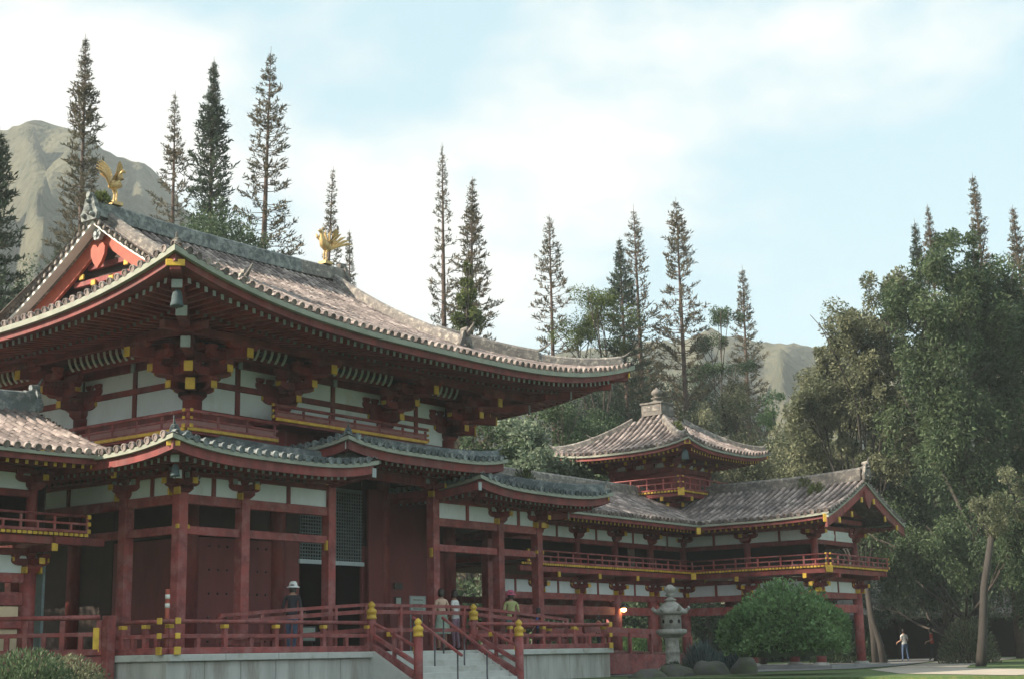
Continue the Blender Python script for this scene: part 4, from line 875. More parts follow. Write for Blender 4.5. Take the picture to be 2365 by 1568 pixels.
lamp('spot_lamp', (-1.85, -5.72, 5.48), 'lamp_white', 'small lit spotlight on the column beside the lattice', .05)
lamp('corridor_lamp', (15.62, -3.55, 2.60), 'lamp_warm', 'warm lit lamp hanging under the right corridor', .13)
# ================================================================ STONE LANTERN
lx, ly, lz = 9.58, -9.17, .35
lan = thing('stone_lantern', (lx, ly, lz), 'weathered grey stone lantern with curled roof beside the round bush', 'lantern')
lathe('base', lan, 'granite', (lx, ly, lz), [(.55, 0), (.52, .12), (.4, .2), (.33, .26)], 6)
lathe('shaft', lan, 'granite', (lx, ly, lz+.24), [(.24, 0), (.235, .05), (.22, .1), (.215, .38), (.235, .40), (.235, .45), (.215, .47), (.21, .78), (.24, .85)], 18)
lathe('platform', lan, 'granite', (lx, ly, lz+1.08), [(.24, 0), (.42, .10), (.47, .13), (.47, .24), (.40, .27)], 6)
fb = lathe('fire_box', lan, 'granite', (lx, ly, lz+1.35), [(.31, 0), (.31, .42), (.29, .44)], 6)
for i in range(6):
    a = R(30+60*i); cyl('light_opening', fb, 'interior_shade', (lx+.25*math.cos(a), ly+.25*math.sin(a), lz+1.58), (lx+.285*math.cos(a), ly+.285*math.sin(a), lz+1.58), .06, seg=10)  # near-black disc coloured as the shaded hole
rf = lathe('roof', lan, 'granite', (lx, ly, lz+1.78), [(.28, -.02), (.50, .03), (.52, .10), (.38, .2), (.28, .3), (.16, .40), (.1, .44)], 6)
for i in range(6):
    a = R(60*i); d = Vector((math.cos(a), math.sin(a), 0)); m = MB(); c = Vector((lx, ly, lz+1.83))
    m.tube([c+d*.40+Vector((0, 0, .06)), c+d*.50+Vector((0, 0, .09)), c+d*.57+Vector((0, 0, .15)), c+d*.53+Vector((0, 0, .20))], [.04, .065, .055, .035], 8); m.build('roof_curl', 'granite', rf, True)
lathe('finial', lan, 'granite', (lx, ly, lz+2.2), [(.16, 0), (.2, .04), (.1, .09), (.09, .13), (.17, .18), (.12, .21), (.12, .25), (.19, .32), (.19, .38), (.12, .45), (.04, .5)], 14)
# ================================================================ TERRAIN
import numpy as np
from mathutils import noise as mno
rng = np.random.default_rng(5)
material('grass', (.075, .13, .035), (.045, .085, .025), .9, .8, bump=.5, bscale=30, c3=(.13, .15, .05), c3amt=.42, c3scale=2.5)
material('path', (.40, .36, .30), (.31, .28, .24), .95, 1.5, bump=.3, bscale=40)
material('paving', (.26, .26, .26), (.20, .20, .205), .9, 1.5, bump=.2, bscale=30)
material('hill', (.078, .076, .048), (.038, .044, .028), .95, .05, detail=12, c3=(.11, .105, .065), c3amt=.43, c3scale=.035, lo=.42, hi=.58, bump=.8, bscale=.22, bdist=4.0)
material('water', (.02, .035, .03), (.015, .03, .025), .04, 1.0, bump=.06, bscale=3, spec=.6)
material('bark', (.075, .062, .054), (.045, .038, .034), .9, 3, bump=.5, bscale=12, stretch=(1, 1, .25))
material('bark_pale', (.05, .045, .041), (.03, .027, .025), .9, 2.5, bump=.4, bscale=10, stretch=(1, 1, .3))
material('bark_pine', (.12, .085, .07), (.075, .055, .05), .9, 3, bump=.4, bscale=12)
LF = dict(pine=((.20, .165, .115), (.11, .115, .075)), pine_dark=((.085, .12, .08), (.05, .08, .052)), gum=((.21, .225, .14), (.07, .092, .05)), gum_dark=((.095, .14, .068), (.03, .058, .03)),  # pine leaves browned and lightened to carry a backlit glow
          mid=((.10, .15, .08), (.05, .085, .046)), bush=((.19, .31, .13), (.09, .18, .07)), silver=((.22, .28, .20), (.09, .13, .085)), lime=((.13, .17, .05), (.07, .10, .03)), blue=((.12, .17, .17), (.06, .10, .10)))
for k, (a, b) in LF.items(): material('leaf_'+k, a, b, .6, .7, island=.4, transl=.38, spec=.3)
def struct(name, V, F, mat, smooth=False):
    o = mobj(name, V, F, mat, None, smooth=smooth, loc=(0, 0, 0)); o['kind'] = 'structure'; return o
GZ = .3; S = 3500
px0, px1, py0, py1 = -10.3, 5.4, -27.5, -7.9
V = [(-S, -S, GZ), (S, -S, GZ), (S, S, GZ), (-S, S, GZ), (px0, py0, GZ), (px1, py0, GZ), (px1, py1, GZ), (px0, py1, GZ)]
Vb = [(x, y, -.7) for x, y in ((px0, py0), (px1, py0), (px1, py1), (px0, py1))]
struct('ground', V+Vb, [(0, 1, 5, 4), (1, 2, 6, 5), (2, 3, 7, 6), (3, 0, 4, 7), (4, 5, 9, 8), (5, 6, 10, 9), (6, 7, 11, 10), (7, 4, 8, 11), (8, 9, 10, 11)], 'grass')
struct('pond', [(px0-.2, py0-.2, -.12), (px1+.2, py0-.2, -.12), (px1+.2, py1+.2, -.12), (px0-.2, py1+.2, -.12)], [(0, 1, 2, 3)], 'water')
def flat(name, pts, z, mat): return struct(name, [(x, y, z) for x, y in pts], [tuple(range(len(pts)))], mat)
flat('path', [(5.6, -21), (9.2, -16.6), (17, -12.3), (26, -9.8), (40, -5.6), (58, -1.5), (58, -4), (40, -8.4), (26, -12.4), (18, -15.2), (11.5, -21)], GZ+.012, 'path')
flat('pavement', [(19, -10.9), (9, -7.6), (9, 2.4), (60, 2.4), (60, -.4), (40, -5.2), (27, -9.3)], GZ+.024, 'paving')
lz_ = thing('stone_plinth', (22.2, -4, GZ), 'low grey stone plinth under the right corridor columns', 'plinth')
box('base_slab', lz_, 'paving', (22.25, -4.6, GZ+.06), (5.2, 10.2, .16)); box('base_slab', lz_, 'paving', (14.1, -1.5, GZ+.058), (11, 5.0, .16))
# hills: radial ridge mesh
HD = [(-.2, .18), (.1, .22), (.30, .25), (.4251, .2990), (.4976, .3349), (.5768, .3559), (.6015, .3646), (.6186, .3600), (.6332, .3519), (.6509, .3408), (.6714, .3328), (.6893, .3189), (.7104, .2949), (.7523, .2591), (.8120, .2229), (.9318, .2034), (1.0220, .2099), (1.0637, .2116), (1.0813, .2101), (1.0958, .2069), (1.1103, .2036), (1.1332, .1992), (1.1672, .1928), (1.2680, .1907), (1.4021, .1716), (1.8, .15), (2.2, .12)]
ha = np.array([a for a, _ in HD]); hh = np.array([b for _, b in HD]); na, nr = 520, 84; RR = 520.0; V = []
for i in range(na+1):
    a = -.2+2.4*i/na; H = float(np.interp(a, ha, hh))*RR+.7
    for j in range(nr+1):
        r = 190+j*(730-190)/nr; t = (r-190)/(RR-190)
        b = (t**1.25 if t < 1 else max(0, 1-((t-1)/.55)**1.3))
        x, y = CAM.x+r*math.sin(a), CAM.y+r*math.cos(a)
        fl = (1-2*abs(mno.noise(Vector((a*26+.5*mno.noise(Vector((a*9, r*.01, 1))), r*.004, 3.1)))))*.8+.5*mno.noise(Vector((a*70, r*.009, 7.7)))-.4
        m_ = math.sin(math.pi*min(1, t))*(1 if t < 1 else .3)
        z = H*b+fl*H*.26*m_+(mno.fractal(Vector((x*.05, y*.05, .2)), .75, 2.1, 7)*8.5*min(1, t*2)*(1-.55*max(0, 1-abs(t-1)/.12)))
        V.append((x, y, max(-3, z-2*(t < .05))))
F = [(i*(nr+1)+j, i*(nr+1)+j+1, (i+1)*(nr+1)+j+1, (i+1)*(nr+1)+j) for i in range(na) for j in range(nr)]
struct('hills', V, F, 'hill', True)
# ================================================================ FOLIAGE
def quadmesh(name, P, mat):
    """P: (n,4,3) array of quads"""
    n = len(P); me = bpy.data.meshes.new(name); me.vertices.add(4*n); me.vertices.foreach_set('co', P.reshape(-1).astype(np.float32))
    me.loops.add(4*n); me.loops.foreach_set('vertex_index', np.arange(4*n, dtype=np.int32)); me.polygons.add(n)
    me.polygons.foreach_set('loop_start', np.arange(0, 4*n, 4, dtype=np.int32)); me.polygons.foreach_set('loop_total', np.full(n, 4, dtype=np.int32))
    me.materials.append(MAT[mat]); me.update(calc_edges=True); return me
def unit(v): return v/np.maximum(np.linalg.norm(v, axis=1, keepdims=True), 1e-6)
def leaves(C, D, ln, wd):
    """rhombic leaves at C along directions D"""
    n = len(C); D = unit(D); s = unit(np.cross(D, unit(rng.normal(size=(n, 3))))); ln = ln*rng.uniform(.7, 1.3, (n, 1)); wd = wd*rng.uniform(.7, 1.3, (n, 1))
    up = np.cross(s, D)*wd*.25
    return np.stack([C-D*ln*.5, C+s*wd*.5+up, C+D*ln*.5, C-s*wd*.5+up], 1)
def crown(ells, n, ln, wd, droop=-.15, clump=.36, fill=.55, vs=1.0, kf=10):
    Q = []
    for (x, y, z, rx, rz) in ells:
        k = max(5, int(kf*(rx*rx*rz)**.5)); c = unit(rng.normal(size=(k, 3)))*(rng.uniform(0, 1, (k, 1))**(.33 if fill > .5 else .5))*np.array([rx, rx, rz])*.86
        rad = clump*rx*rng.uniform(.6, 1.2, k); m = int(n*rx*rz/k)+1
        for i in range(k):
            d = rng.normal(size=(m, 3)); d = unit(d)*(rng.uniform(0, 1, (m, 1))**.45); pts = c[i]+d*rad[i]*np.array([1, 1, vs])+np.array([x, y, z])
            dirs = d+rng.normal(size=(m, 3))*.7+np.array([0, 0, droop]); Q.append(leaves(pts, dirs, ln, wd))
    return np.concatenate(Q)
def tree(name, label, base, ells, mat, n=900, ln=.22, wd=.10, bark='bark', tr=.3, group=None, fork=.35, lean=0, cat='tree', **kw):
    bz = base[2] if len(base) > 2 else GZ; t = thing(name, (base[0], base[1], bz), label, cat, group); o = Vector((base[0], base[1], bz))
    inst('crown', quadmesh('crown', crown(ells, n, ln, wd, **kw)-np.array(o), 'leaf_'+mat), t, Matrix.Translation(o))
    m = MB(); e0 = Vector(ells[0][:3]); zt = min(e[2]-e[4] for e in ells); cx = sum((Vector(e[:3]) for e in ells), Vector())/len(ells); f = Vector((o.x+(cx.x-o.x)*.6, o.y+(cx.y-o.y)*.6, bz+(cx.z-bz)*fork+.3))
    m.tube([o-Vector((0, 0, .3)), o+(f-o)*.25+Vector((lean, 0, 0)), o+(f-o)*.6+Vector((lean*.7, .1, 0)), f], [tr*1.35, tr*1.05, tr*.9, tr*.75], 9)
    for e in ells:
        c = Vector(e[:3]); mid = f.lerp(c, .5)+Vector((random.uniform(-.4, .4), random.uniform(-.4, .4), -.2*(c-f).length*.3)); m.tube([f-Vector((0, 0, .2)), mid, c], [tr*.6, tr*.38, tr*.1], 6)
        for q in range(4): m.tube([mid.lerp(c, .3+.15*q), c+Vector((random.uniform(-1, 1)*e[3], random.uniform(-1, 1)*e[3], random.uniform(-.2, .8)*e[4]))*.8], [tr*.2, .02], 4)
    m.build('trunk', bark, t, True); return t
# ---- column pines
def pine_parts(H, w_, dens, seed):
    r = np.random.default_rng(seed); Q = []; m = MB(); z = H*.12; ph = r.uniform(0, 6); lx_, ly_ = r.uniform(-.018, .018, 2)*H; cz = r.uniform(.38, .50); gap = r.uniform(.1, .3)
    ax = lambda z: np.array([lx_*(z/H)**2, ly_*(z/H)**2, z])
    while z < H*.992:
        t = z/H; env = w_*min(1.0, ((1-t)/cz))**.80*(1+.13*math.sin(z*.7+ph)+.08*math.sin(z*2.3+ph*2)); nb = int(4+3*dens+r.integers(0, 3)); a0 = r.uniform(0, 6.3)
        for b in range(nb):
            a = a0+b*2*math.pi/nb+r.uniform(-.4, .4); L = env*r.uniform(.55, 1.2)+.03; zz = z+r.uniform(-.14, .14)
            if r.uniform() < gap*(1-dens)+.04: continue
            out = np.array([math.cos(a), math.sin(a), 0]); k = 4; cv = r.uniform(.2, .5); dr_ = r.uniform(-.25, .0)*(1 if t < .8 else 0); pts = []
            for i in range(k+1): s = i/k; pts.append(ax(zz)+out*L*s+np.array([0, 0, L*(dr_*s+cv*s*s)]))
            m.tube([Vector(p) for p in pts], [.028, .022, .016, .011, .006], 3)
            nt = int((12+19*dens)*max(.45, L/1.3))+3; s0 = .58-.45*dens
            s = np.minimum(1, s0+(1-s0)*r.uniform(0, 1, nt)**.7); base = ax(zz)+np.outer(s, out*L)+np.outer(L*(dr_*s+cv*s*s), [0, 0, 1.0])+r.normal(size=(nt, 3))*.05
            d = np.outer(np.ones(nt), out)*r.uniform(.0, 1.0, (nt, 1))+r.normal(size=(nt, 3))*.5+np.array([0, 0, .6]); d /= np.linalg.norm(d, axis=1, keepdims=True)
            ln = r.uniform(.13, .36, (nt, 1))*min(1, .25+env); wd = r.uniform(.018, .044, (nt, 1))*min(1, .4+env)
            for q in range(2):
                sd = np.cross(d, r.normal(size=(nt, 3))); sd /= np.maximum(np.linalg.norm(sd, axis=1, keepdims=True), 1e-5)
                Q.append(np.stack([base-d*ln*.2, base+d*ln*.4+sd*wd, base+d*ln, base+d*ln*.4-sd*wd], 1))
        z += (.30+.20*(1-dens))*(1 if t < .85 else .62)*r.uniform(.6, 1.4)
    m.tube([Vector(ax(0))-Vector((0, 0, .4)), ax(H*.3), ax(H*.65), ax(H*.9), ax(H*1.005)], [.34*H/32, .26*H/32, .15*H/32, .05, .01], 8)
    return np.concatenate(Q), m
PINES = [(3.8, 19.4, 23.1, 1.55, 1.00), (17.2, 31.3, 35.2, 1.50, .70), (24.3, 32.4, 34.4, 1.43, .50), (20.3, 24.7, 32.8, 1.77, 1.00), (24.4, 25.2, 35.1, 1.78, .45), (35.0, 30.9, 32.0, 1.17, .50), (40.3, 33.4, 29.2, 1.03, .60), (37.3, 22.7, 32.3, 1.14, .25), (37.0, 20.6, 29.5, 1.54, .70), (44.3, 19.6, 28.8, 1.73, .35), (43.3, 13.5, 25.8, 1.59, .90), (48.5, 15.6, 29.4, 1.55, .50), (48.3, 12.4, 29.4, 1.80, .55), (56.7, 12.6, 26.4, 1.47, .60), (48.4, -3.1, 24.7, 1.04, .90), (52.4, -2.4, 26.8, .98, .80), (52.0, -5.7, 28.1, 1.14, .70), (51.7, -7.8, 25.4, .99, .80), (22.3, 41.4, 26.2, 1.86, 1.00), (28.2, 40.3, 28.1, 1.68, 1.00)]
PL = ['broad dark column pine cut off by the left edge', 'tallest column pine, rising behind the left gilded phoenix', 'thin column pine just left of the dense tall one behind the ridge', 'dense tall column pine second from the left group, above the mossy ridge', 'tall open column pine right of the dense one, behind the mossy ridge', 'short column pine behind the right gilded phoenix', 'small column pine peeking over the right end of the main ridge', 'thin sparse column pine with bare trunk above the long roof slope', 'fuller column pine close beside the thin sparse one', 'airy cone-shaped column pine alone right of the main roof', 'dense darker column pine left of the pair behind the roof corner', 'taller slim column pine of the pair behind the roof corner', 'tall column pine standing above the tower roof', 'lone short column pine right of the tower against the hill', 'shorter column pine of the close pair above the right-hand trees', 'taller column pine of the close pair above the right-hand trees', 'slim column pine highest above the right-hand trees', 'column pine top at the right edge above the dark tree', 'low dark column pine behind the left gable slope', 'low dark column pine between the left gable and the thin pine']
for i, (x, y, z, w_, dn) in enumerate(PINES):
    H = z-GZ; Q, m = pine_parts(H, w_*1.2, dn, 100+i); t = thing('column_pine', (x, y, GZ), PL[i], 'pine tree', 'tall column pines')
    inst('crown', quadmesh('crown', Q, 'leaf_pine' if dn < .85 else 'leaf_pine_dark'), t, Matrix.Translation((x, y, GZ))); inst('trunk', m.mesh('trunk', 'bark_pine', True), t, Matrix.Translation((x, y, GZ)))
# ---- broadleaf trees
U_ = [(34.8, -5.6, 6.2, 1.7, 1.5), (32.0, -8.3, 5.1, 1.6, 1.4), (31.0, -10.4, 5.1, 1.6, 1.5), (30.2, -12.5, 4.5, 1.4, 1.3), (28.6, -14.1, 5.5, 1.3, 1.4), (35.1, -11.7, 3.2, 1.5, 1.4)]
U2_ = [(43.7, -6.4, 3.6, 1.8, 1.6), (53.9, .4, 4.0, 2.0, 1.6), (56.5, 4.0, 3.8, 2.0, 1.6), (48.5, -4.6, 4.2, 2.0, 1.7)]
def grow(el, f): return [(x, y, z, a*f, b*f) for x, y, z, a, b in el]
A_ = grow([(33.7, -5.0, 15.8, 1.6, 1.7), (37.0, -5.8, 17.7, 1.3, 1.5), (38.5, -2.1, 13.8, 1.9, 1.9), (34.9, -6.1, 14.3, 1.6, 1.8), (35.7, -1.8, 11.1, 1.4, 1.5), (39.7, -2.9, 11.4, 1.8, 1.8), (35.2, -4.0, 13.0, 1.5, 1.6), (37.4, -5.2, 15.9, 1.3, 1.5), (33.6, -2.9, 12.2, 1.2, 1.3)], 1.12)
B_ = grow([(30.2, -10.4, 15.5, 1.6, 1.9), (33.2, -11.0, 17.8, 1.4, 1.6), (36.9, -11.3, 16.8, 1.7, 2.2), (31.0, -10.5, 12.8, 1.8, 2.0), (34.8, -11.4, 13.0, 1.8, 2.4), (35.4, -7.4, 11.1, 1.7, 1.8), (32.0, -10.8, 9.6, 2.0, 2.2), (35.8, -11.6, 9.7, 1.5, 2.4), (33.6, -11.0, 15.2, 1.8, 2.2), (36.6, -12.2, 14.6, 1.6, 2.4)], 1.22)
E_ = [(52.0, -2.8, 9.0, 3.0, 4.0), (56.0, -6.5, 11.5, 3.6, 5.0), (58.5, -10.5, 11.0, 3.2, 5.5), (58.5, -11.8, 17.0, 2.4, 4.0), (57.0, -7.8, 6.0, 3.8, 3.0), (50.0, .6, 6.6, 2.6, 3.0), (60.5, -12.5, 6.5, 3.2, 3.6)]
TG = 'broadleaf trees behind the temple'
tree('gum_tree', 'pale bushy gum below the gappy one, just above the wing ridge', (36.6, -4.4), [(34.9, -2.9, 12.4, 1.3, 1.4), (35.3, -4.2, 9.8, 1.3, 1.4), (37.5, -0.6, 10.6, 1.2, 1.3), (34.8, -6.1, 12.2, 1.3, 1.3), (34.5, -6.4, 9.7, 1.3, 1.4), (34.9, -5.1, 13.8, 1.2, 1.3), (36.7, -2.8, 15.0, 1.1, 1.1), (36.5, -2.0, 9.1, 1.1, 1.1), ], 'gum', 1700, .2, .085, 'bark_pale', .14, TG, clump=.36, fork=.3, kf=8)
tree('gum_tree', 'pale olive gum tree with gaps of sky, left in the right-hand grove', (37.5, -3.6), A_, 'gum', 1700, .19, .075, 'bark_pale', .16, TG, fill=.4, clump=.34, vs=1.1, kf=7.5)
tree('gum_tree', 'tall dark green gum tree filling the right edge', (34, -9.8), B_, 'gum_dark', 1400, .22, .08, 'bark_pale', .22, TG, clump=.36, vs=1.15, droop=-.4, kf=9)
tree('gum_tree', 'big shaded tree mass at the back of the right-hand grove', (56, -6.5), E_, 'gum_dark', 600, .34, .14, 'bark', .3, TG, clump=.34, vs=1.6, droop=-.5)
tree('gum_tree', 'small pale-leaved tree with leaning trunk low at the right edge', (22.0, -14.2), [(22.6, -14.8, 5.7, 1.1, 1.1), (24.2, -15.4, 6.4, .9, 1.3)], 'gum', 2400, .13, .05, 'bark_pale', .15, TG, fork=.75, fill=.4)
tree('gum_tree', 'shaded low tree behind the wing gable with slanting trunk', (43.0, -4.4), [(40.4, -3.8, 8.8, 2.2, 2.2), (43.7, -4.5, 8.1, 2.3, 2.2), (46.9, -5.2, 7.6, 2.2, 2.0), (44, -6.5, 5.6, 2.0, 1.5), (48, -8, 6.4, 2.4, 2.4), (41, -5.6, 6.4, 1.8, 1.5)], 'gum_dark', 1500, .2, .09, 'bark_pale', .22, TG, lean=1.0)
tree('gum_tree', 'middle-sized olive tree between the pale gum and the wing gable', (41.5, -1.0), [(37.0, -1.0, 9.0, 1.8, 1.6), (39.0, -1.8, 7.6, 1.9, 1.8), (36.5, .4, 7.2, 1.7, 1.5)], 'gum', 1500, .19, .085, 'bark_pale', .2, TG, clump=.5)
tree('low_tree', 'shaded understorey tree below the dark gum at the right edge', (32.5, -9.6), U_, 'gum_dark', 1800, .17, .065, 'bark', .12, TG, clump=.36, vs=1.7, droop=-.7)
tree('low_tree', 'dark low tree in front of the grey-roofed pavilion', (49, -3.4), U2_, 'pine_dark', 1300, .2, .09, 'bark', .16, TG, clump=.42)
SPEC = [('leafy_tree', 'very tall unseen tree added behind the main hall to shade the wing roof', [(-7.0, 12.0, 26.4, 3.2, 3.4), (-8.0, 14.6, 26.4, 3.2, 3.4), (-9, 13, 21, 2.6, 3.0)], 'mid', .4), ('leafy_tree', 'big unseen leafy tree added behind the left corridor to shade the passage', [(-15.5, 6.5, 7.6, 2.8, 3.2), (-19, 8.5, 8, 3.2, 3.8), (-12.6, 5.4, 5.6, 1.8, 2.4), (-23, 10, 8, 3, 3.5)], 'mid', .4), ('round_tree', 'rounded olive tree right behind the tower roof', [(47.4, 8.5, 15.1, 1.5, 1.7)], 'gum', .35), ('round_tree', 'small dark rounded tree against the right hill', [(52.3, 8.5, 15.6, 1.0, 1.3)], 'bush', .25), ('round_tree', 'olive treetop just right of the tower finial', [(42.7, 8.5, 13.8, 1.2, 1.0)], 'gum', .25),  # first two trees stand out of view, added to cast shade
        ('round_tree', 'broad pale tree between tower and right-hand grove', [(39.5, 3.7, 10.4, 1.8, 1.2), (42.4, 2.9, 11.4, 1.7, 1.7), (44.5, 1.6, 10.6, 1.5, 2.0)], 'gum', .3), ('leafy_tree', 'silvery leafy tree beyond the right eave of the main hall', [(19.2, 3.6, 10.0, 1.2, 1.2), (19.7, 5.0, 9.2, .8, .8)], 'silver', .22),
        ('leafy_tree', 'dark glossy tree under the upturned main roof corner', [(26.4, 6.9, 12.0, 1.5, 1.3), (28.4, 6.1, 11.2, 1.2, 1.1)], 'mid', .25), ('leafy_tree', 'pale green shrub tree above the right pent roof', [(17.4, 1.9, 8.3, 1.3, .8), (19.3, 1.6, 8.3, 1.1, .7), (21.2, 3.2, 8.2, 1.2, .8)], 'silver', .2), ('leafy_tree', 'dark green tree tucked behind the upper wall right corner', [(16.6, 3.8, 9.7, .9, .7), (17.8, 3.2, 9.0, .8, .7)], 'mid', .2),
        ('leafy_tree', 'dark tree left behind the tower roof', [(32.9, 8.4, 12.1, 1.3, 1.6), (30.4, 8.0, 11.0, 1.3, 1.4)], 'gum_dark', .25), ('leafy_tree', 'dense dark tree mass below the pair of pines', [(50.2, 18.8, 18.0, 2.0, 3.0), (54.2, 18.7, 17.5, 2.0, 3.2), (47, 18, 15, 2, 3)], 'pine_dark', .35), ('leafy_tree', 'dark tree right under the pine above the tower', [(57.6, 17.2, 17.8, 1.9, 3.0), (60, 15, 15, 2, 2.6)], 'pine_dark', .3),
        ('leafy_tree', 'dark tree filling the gap left of the tower finial', [(41.8, 15.8, 14.5, 1.8, 2.4), (44.6, 14.6, 13.6, 1.9, 2.4)], 'pine_dark', .3), ('conical_tree', 'bright green conical tree in front of the thin sparse pine', [(26.1, 11.9, 17.6, .85, 1.3), (26.1, 11.9, 19.0, .6, 1.1), (26.1, 11.9, 20.0, .3, .7)], 'lime', .2), ('leafy_tree', 'dark green tree behind the mossy main ridge', [(15.1, 18.9, 20.6, 2.0, 1.5), (17.5, 19.1, 20.5, 1.4, 1.0), (13.2, 19.6, 19.4, 1.4, 1.2)], 'mid', .35),
        ('leafy_tree', 'dark tree far left behind the gable verge', [(11.5, 25.5, 18.5, 1.8, 2.2), (9.0, 24.0, 16, 1.8, 2.2)], 'pine_dark', .3)]
for nm, lb, el, mt, tr_ in SPEC:
    if el[0][2] > 9 and nm != 'conical_tree' and el[0][0] > -3: el = el+[(x+.7, y-.5, z-1.6*b-.3, a*1.25+.2, b*1.1) for x, y, z, a, b in el]
    c = el[0]; tree(nm, lb, (c[0]+.2, c[1]+.2), el, mt, {'lime': 2200, 'gum': 1800, 'silver': 1900}.get(mt, 1100), .17 if mt != 'silver' else .2, .08 if mt != 'silver' else .11, 'bark', tr_, TG, clump=.5 if len(el) > 1 else .4)
for lb, bs, el in (('flat-topped spreading tree with bare limbs left of the pair of pines', (41, 13.4), [(38.0, 12.1, 20.8, 1.6, .45), (39.4, 14.4, 19.7, 1.9, .3), (42.4, 13.7, 18.9, 1.6, .25), (40.2, 13.0, 20.2, 1.9, .3), (37.2, 13.2, 18.6, 1.5, .25)]), ('flat-topped spreading tree with thin layered branches right of the tall pine', (48.4, 9.6), [(46.0, 8.4, 20.6, 1.4, .35), (47.6, 10.1, 19.5, 1.5, .25), (50.4, 10.2, 18.3, 1.5, .25), (46.6, 9.2, 17.6, 1.4, .25)])):
    tree('umbrella_tree', lb, bs, el, 'lime' if bs[0] < 45 else 'mid', 4200, .14, .055, 'bark', .15, TG, fork=.6, clump=.35)
# ---- round clipped bush
bx_, by_, rb = 9.6, -13.0, 1.84
bt = thing('round_bush', (bx_, by_, GZ), 'big round clipped green bush on the lawn beside the stone lantern', 'bush')
n = 17000; d = unit(rng.normal(size=(n, 3))); d[:, 2] = np.abs(d[:, 2])*1.0-.28*rng.uniform(0, 1, n)
lump = 1+.075*np.sin(d[:, 0]*6+2)*np.cos(d[:, 1]*5)+.06*np.sin(d[:, 2]*8+d[:, 0]*4+d[:, 1]*3)+.03*np.sin(d[:, 0]*19)*np.sin(d[:, 1]*17+d[:, 2]*13)+.05*(rng.uniform(0, 1, n)>.97)*rng.uniform(0, 1, n)
Cb = np.array([0, 0, 1.0])+d*np.array([rb, rb, 1.62])*(lump*(1-.26*rng.uniform(0, 1, n)**1.6))[:, None]; Cb[:, 2] = np.maximum(Cb[:, 2], .08)
inst('crown', quadmesh('crown', leaves(Cb, d*.9+np.array([0, 0, .3])+rng.normal(size=(n, 3))*.7, .15, .075), 'leaf_bush'), bt, Matrix.Translation((bx_, by_, GZ)))
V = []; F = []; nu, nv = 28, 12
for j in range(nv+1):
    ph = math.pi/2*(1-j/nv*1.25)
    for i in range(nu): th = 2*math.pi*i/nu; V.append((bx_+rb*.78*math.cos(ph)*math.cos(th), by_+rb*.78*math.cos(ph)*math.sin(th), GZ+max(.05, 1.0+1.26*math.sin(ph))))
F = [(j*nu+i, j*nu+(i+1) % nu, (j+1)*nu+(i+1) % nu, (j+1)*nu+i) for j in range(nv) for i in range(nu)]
mobj('dark_core', V, F, 'leaf_pine_dark', bt)  # solid dark dome stands in for the shade between the leaves
# ---- small shrubs
def shrub(name, label, c, r, h, mat, n=1800, ln=.12, wd=.03, cat='shrub', spike=.6):
    t = thing(name, c, label, cat); d = unit(rng.normal(size=(n, 3))); d[:, 2] = np.abs(d[:, 2]); s = rng.uniform(.25, 1, (n, 1))**.5
    P = d*np.array([r, r, h])*s; D = d+np.array([0, 0, spike])+rng.normal(size=(n, 3))*.35
    inst('leaves', quadmesh('leaves', leaves(P, D, ln, wd), 'leaf_'+mat), t, Matrix.Translation(Vector(c)))
    m = MB()
    for i in range(9): a = random.uniform(0, 6.28); q = random.uniform(.3, .8); m.tube([Vector(c)-Vector((0, 0, .1)), Vector(c)+Vector((math.cos(a)*r*q*.5, math.sin(a)*r*q*.5, h*.5)), Vector(c)+Vector((math.cos(a)*r*q, math.sin(a)*r*q, h*.85))], [.025, .018, .006], 5)
    m.build('stems', 'bark', t)
shrub('feathery_shrub', 'dark green feathery shrub in the bottom left corner', (-15.3, -11.9, GZ-.1), .95, 1.1, 'mid', 6000, .085, .03, spike=.2)
shrub('feathery_shrub', 'grey-green feathery shrub right of the dark one, in front of the podium', (-14.1, -11.2, GZ-.1), 1.0, 1.0, 'gum', 6000, .075, .026, spike=.2)
shrub('feathery_shrub', 'low green shrub at the foot of the walkway post', (-12.6, -9.6, GZ-.1), .7, .75, 'mid', 2500, .12, .025)
shrub('twiggy_shrub', 'grey-green open shrub on the lawn below the right-hand trees', (31.9, -10.2, GZ), 1.3, 2.0, 'gum', 3500, .18, .05)
shrub('spiky_plant', 'blue-green spiky plant between lantern and round bush', (11.6, -9.0, GZ), .65, .95, 'blue', 900, .45, .05, spike=1.2)
shrub('spiky_plant', 'second blue-green spiky plant nearer the round bush', (12.6, -9.6, GZ), .5, .85, 'blue', 700, .4, .05, spike=1.2)
shrub('low_shrub', 'dark ground shrub hugging the lantern base', (9.0, -9.6, GZ), .55, .42, 'pine_dark', 1200, .1, .05)
for i, (x, y, lb) in enumerate(((24, 4.6, 'green hedge shrub seen under the corridor, left of the lantern'), (28, 4.2, 'green hedge shrub seen under the corridor, behind the lantern'), (33, 5.0, 'green hedge shrub seen through the gap right of the lantern'), (20, 5.2, 'green hedge shrub seen below the corridor beside the podium'), (39, -1.5, 'shrub at the path edge behind the wing column'))): shrub('hedge_shrub', lb, (x, y, GZ), 1.9, 1.9, ('mid', 'bush')[i % 2], 3200, .2, .09)
for x, y, z, r, lb in ((-4.9, .5, 13.9, .28, 'green weed sprouting on the main ridge beside the left phoenix'), (8.3, -4.6, 6.5, .4, 'yellow-green weed growing at the end of the right pent roof'), (22.2, -7.9, 7.15, .35, 'green weed near the end of the wing ridge'), (21.4, -8.7, 6.75, .4, 'green weed patch on the wing roof slope'), (20.9, -3.0, 9.75, .32, 'weed tuft on the near hip of the tower roof')):
    shrub('roof_weed', lb, (x, y, z), r, r*1.3, 'lime', 260, .16, .035, 'weed')
